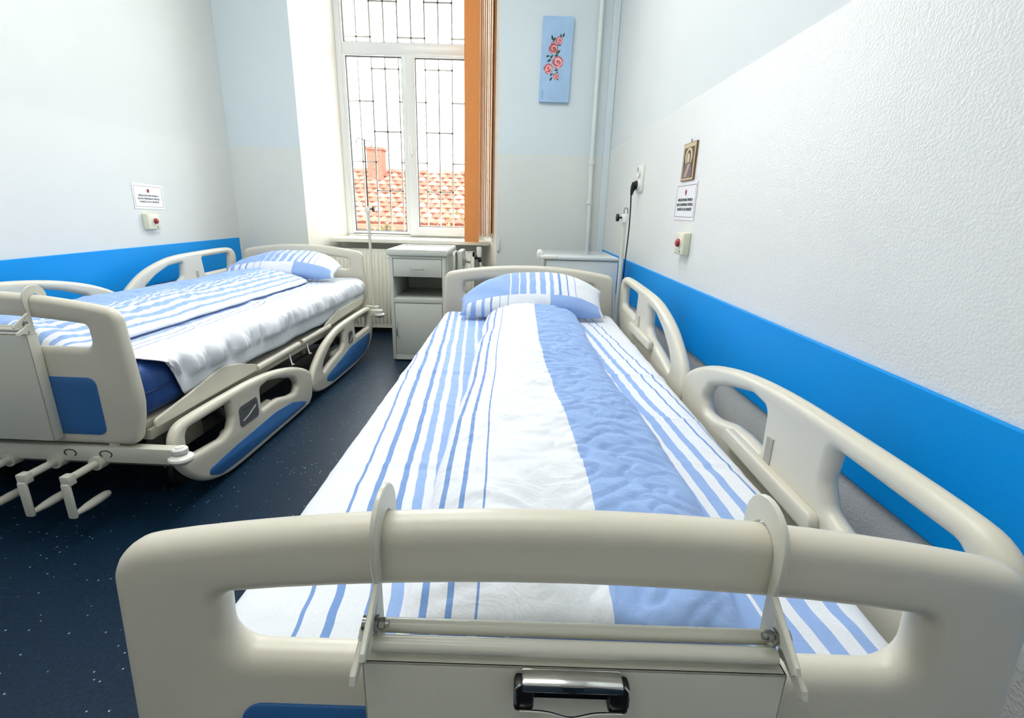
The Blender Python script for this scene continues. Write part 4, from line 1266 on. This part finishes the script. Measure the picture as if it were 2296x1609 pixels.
for a, b_, an, ln, wd in ((.325, .245, 1.9, .030, .0055), (.40, .262, 1.0, .026, .005), (.60, .222, 1.75, .024, .0045), (.69, .212, 1.15, .026, .005), (.57, .328, -.15, .026, .0035), (.55, .408, .75, .034, .006),
                          (.50, .448, .25, .026, .0045), (.22, .458, .2, .024, .0045), (.34, .462, .9, .026, .005), (.27, .507, .55, .028, .0055), (.52, .618, .05, .024, .0045), (.56, .642, .2, .016, .003), (.37, .671, .6, .024, .0045), (.36, .722, 1.1, .026, .005), (.58, .727, -.6, .016, .003)):
    leaf(a, b_, an, ln * 1.35, wd * 1.5)
for a, b_, r, d in ((.37, .318, .075, 1), (.385, .372, .15, 1), (.556, .277, .115, 0), (.548, .527, .175, 0), (.25, .605, .15, 0), (.52, .692, .092, 0)):
    rose(a, b_, r, d)
bm = bmesh.new()
for q in range(4):
    cx, cz = PP(.09 + .02 * (q % 2), .86 + .028 * q)
    tube(bm, [(cx, -0.0145, cz + 0.008), (cx + 0.003, -0.0145, cz), (cx - 0.003, -0.0145, cz - 0.006), (cx + 0.003, -0.0145, cz - 0.012)], 0.0011, 5)
mesh_obj('signature', bm, mat('signature_blue', (40, 104, 172), 0.6, var=(40, 0.1)), pt, 0)

# ------------------------------------------------------------------ things on the side walls
def wall_frame(side, y, z):
    """Local: x along the wall as seen from the room, y up, z out of the wall."""
    if side > 0:   # right wall, seen looking +x: to the right is -y
        R = Matrix(((0, 0, -1), (-1, 0, 0), (0, 1, 0))).to_4x4(); x = XR
    else:          # left wall, seen looking -x: to the right is +y
        R = Matrix(((0, 0, 1), (1, 0, 0), (0, 1, 0))).to_4x4(); x = XL
    return Matrix.Translation((x, y, z)) @ R

def placed(o, M):
    o.matrix_world = M
    return o

def sign(side, y, z, wd, ht, label, rot=0.0):
    o = thing('emergency_notice', label, 'notice', group='emergency call notices')
    placed(o, wall_frame(side, y, z) @ Matrix.Rotation(rot, 4, 'Z'))
    b = bmesh.new(); plate(b, rounded(-wd / 2, -ht / 2, wd / 2, ht / 2, 0.003), [], 0.0016, 0.0004, lambda a, c, d: Vector((a, c, 0.002 + d)), K=1)
    mesh_obj('laminated_sheet', b, PAPER, o, 0)
    iw, ih = wd * 0.93 / 2, ht * 0.84 / 2
    b = bmesh.new(); plate(b, V2([(-iw, -ih), (iw, -ih), (iw, ih), (-iw, ih)]), [V2([(-iw + 0.0022, -ih + 0.0022), (iw - 0.0022, -ih + 0.0022), (iw - 0.0022, ih - 0.0022), (-iw + 0.0022, ih - 0.0022)])], 0.0006, 0.0001, lambda a, c, d: Vector((a, c, 0.0031 + d)), K=1)
    mesh_obj('border_line', b, BORDER, o, 0)
    b = bmesh.new()
    vs = [b.verts.new((-0.012 * 0 + wd * 0.045 * math.cos(2 * PI * q / 18), ht * 0.235 + wd * 0.045 * math.sin(2 * PI * q / 18), 0.0033)) for q in range(18)]
    b.faces.new(vs)
    mesh_obj('red_dot', b, REDINK, o, 0)
    b = bmesh.new()
    vs = [b.verts.new((wd * 0.05 + 0.0025 * math.cos(2 * PI * q / 8), ht * 0.13 + 0.0025 * math.sin(2 * PI * q / 8), 0.0033)) for q in range(8)]
    b.faces.new(vs)
    mesh_obj('small_mark', b, INK, o, 0)
    for k, line in enumerate(('APĂSAȚI BUTONUL PENTRU A', 'SOLICITA PERSONALUL MEDICAL,', 'DOAR ÎN CAZ DE URGENȚĂ!')):
        text_obj('lettering', line, 0.0175 * ht / 0.165, INK, o, Matrix.Translation((0, ht * (0.035 - 0.125 * k), 0.0034)), sx=0.80 * wd / 0.262)
    return o
sign(1, 2.362, 1.193, 0.272, 0.166, 'emergency notice on the right wall under the small icon')
sign(-1, 3.352, 1.158, 0.272, 0.152, 'emergency notice on the left wall above the call button', rot=-0.02)

def call_button(side, y, z, label):
    o = thing('call_button', label, 'call button', group='red emergency call buttons')
    placed(o, wall_frame(side, y, z))
    b = bmesh.new()
    box(b, -0.062, -0.052, 0.0, 0.062, 0.052, 0.032, 0.006, 3)
    for v in b.verts:
        k = v.co.z / 0.032
        v.co.x *= 1 - 0.10 * k; v.co.y *= 1 - 0.08 * k
    mesh_obj('housing', b, BEIGE, o, 40)
    b = bmesh.new(); lathe(b, [(0.024, 0.030), (0.024, 0.034), (0.020, 0.035), (0.0, 0.035)], (0.008, 0.004, 0), 'z', 20); mesh_obj('button_ring', b, WHITEP, o, 40)
    b = bmesh.new(); lathe(b, [(0.0185, 0.034), (0.0185, 0.040), (0.016, 0.046), (0.009, 0.050), (0.0, 0.051)], (0.008, 0.004, 0), 'z', 20); mesh_obj('push_button', b, REDBTN, o, 60)
    b = bmesh.new(); lathe(b, [(0.004, 0.031), (0.004, 0.0335), (0.0, 0.034)], (0.026, -0.034, 0), 'z', 10); mesh_obj('indicator', b, mat('indicator_green', (60, 84, 50), 0.3, var=(20, 0.1)), o, 40)
    return o
call_button(1, 2.292, 1.008, 'red call button on the right wall under the notice')
call_button(-1, 3.322, 1.004, 'red call button on the left wall under the notice')

# small icon picture: a plain robed figure with a halo
ic = thing('small_icon', 'small sepia icon of a robed haloed figure hung on the right wall', 'icon')
placed(ic, wall_frame(1, 2.365, 1.362) @ Matrix.Rotation(0.0, 4, 'Z'))
iw, ih = 0.083, 0.080
bm = bmesh.new(); box(bm, -iw, -ih, 0.0, iw, ih, 0.008, 0.001); mesh_obj('wooden_plaque', bm, mat('icon_wood', (120, 92, 58), 0.5, var=(30, 0.15)), ic, 0)
def flat(name, pts, m, z):
    b = bmesh.new(); vs = [b.verts.new((x, y, z)) for x, y in pts]; b.faces.new(vs)
    return mesh_obj(name, b, m, ic, 0)
def ell(cx, cy, rx, ry, n=20): return [(cx + rx * math.cos(2 * PI * q / n), cy + ry * math.sin(2 * PI * q / n)) for q in range(n)]
flat('printed_border', [(-iw * .94, -ih * .96), (iw * .94, -ih * .96), (iw * .94, ih * .96), (-iw * .94, ih * .96)], mat('icon_cream', (206, 184, 144), 0.5, var=(60, 0.08)), 0.0083)
flat('printed_ground', [(-iw * .80, -ih * .86), (iw * .80, -ih * .86), (iw * .80, ih * .76), (-iw * .80, ih * .76)], mat('icon_brown', (74, 58, 44), 0.5, var=(50, 0.25)), 0.0086)
flat('printed_halo', ell(0, ih * .28, iw * .55, ih * .46), mat('icon_halo', (214, 194, 146), 0.5, var=(60, 0.1)), 0.0089)
flat('printed_hair', ell(0, ih * .22, iw * .33, ih * .40), mat('icon_hair', (60, 44, 36), 0.5, var=(50, 0.15)), 0.0092)
flat('printed_robe', [(-iw * .74, -ih * .84), (iw * .74, -ih * .84), (iw * .70, -ih * .40), (iw * .36, -ih * .10), (-iw * .36, -ih * .10), (-iw * .72, -ih * .42)], mat('icon_robe', (108, 88, 92), 0.5, var=(40, 0.3)), 0.0095)
flat('printed_sash', [(-iw * .5, -ih * .80), (-iw * .1, -ih * .80), (iw * .30, -ih * .15), (iw * .02, -ih * .12)], mat('icon_sash', (178, 160, 140), 0.5, var=(40, 0.2)), 0.0097)
flat('printed_face', ell(0, ih * .20, iw * .21, ih * .27), mat('icon_face', (214, 194, 166), 0.5, var=(60, 0.08)), 0.0099)
bm = bmesh.new(); tube(bm, [(0.006 * math.cos(t), ih + 0.008 + 0.008 * math.sin(t), 0.004) for t in [2 * PI * q / 14 for q in range(14)]], 0.0014, 6, closed=True); mesh_obj('hanging_ring', bm, BOLT, ic, 40)

# double wall socket and plugged-in cord
so = thing('wall_socket', 'white double power socket on the right wall', 'socket')
placed(so, wall_frame(1, 3.235, 1.342))
bm = bmesh.new(); box(bm, -0.072, -0.078, 0.0, 0.072, 0.078, 0.013, 0.004); mesh_obj('cover_plate', bm, WHITEP, so, 30)
for dz in (0.038, -0.038):
    bm = bmesh.new(); lathe(bm, [(0.034, 0.012), (0.034, 0.024), (0.029, 0.025), (0.027, 0.016), (0.0, 0.016)], (0, dz, 0), 'z', 22); ol = mesh_obj('outlet', bm, WHITEP, so, 40)
    bm = bmesh.new()
    for dx in (-0.0095, 0.0095): lathe(bm, [(0.0028, 0.0161), (0.0, 0.0163)], (dx, dz, 0), 'z', 8)
    mesh_obj('pin_hole', bm, BLACK, ol, 0)
pc = thing('power_cord', 'black power cord with angled plug hanging from the wall socket', 'cord', (XR - 0.022, 3.235, 1.304))
bm = bmesh.new()
lathe(bm, [(0.0, 0.006), (0.024, 0.004), (0.025, -0.012), (0.022, -0.020), (0.0, -0.022)], (0.0, 0, 0), 'x', 16)
tube(bm, [(-0.012, 0, 0.012), (-0.020, 0.002, -0.012), (-0.026, 0.006, -0.035), (-0.029, 0.008, -0.062)], [0.020, 0.019, 0.012, 0.006], 10)
mesh_obj('plug', bm, BLACK, pc, 50)
bm = bmesh.new()
pts = []
for k in range(41):
    q = k / 40
    pts.append((-0.030 + 0.010 * math.sin(q * 9) * (1 - q), 0.008 - 0.05 * q + 0.02 * math.sin(q * 6), -0.055 - q * 1.235))
tube(bm, pts, 0.0042, 8)
mesh_obj('cable', bm, BLACK, pc, 60)
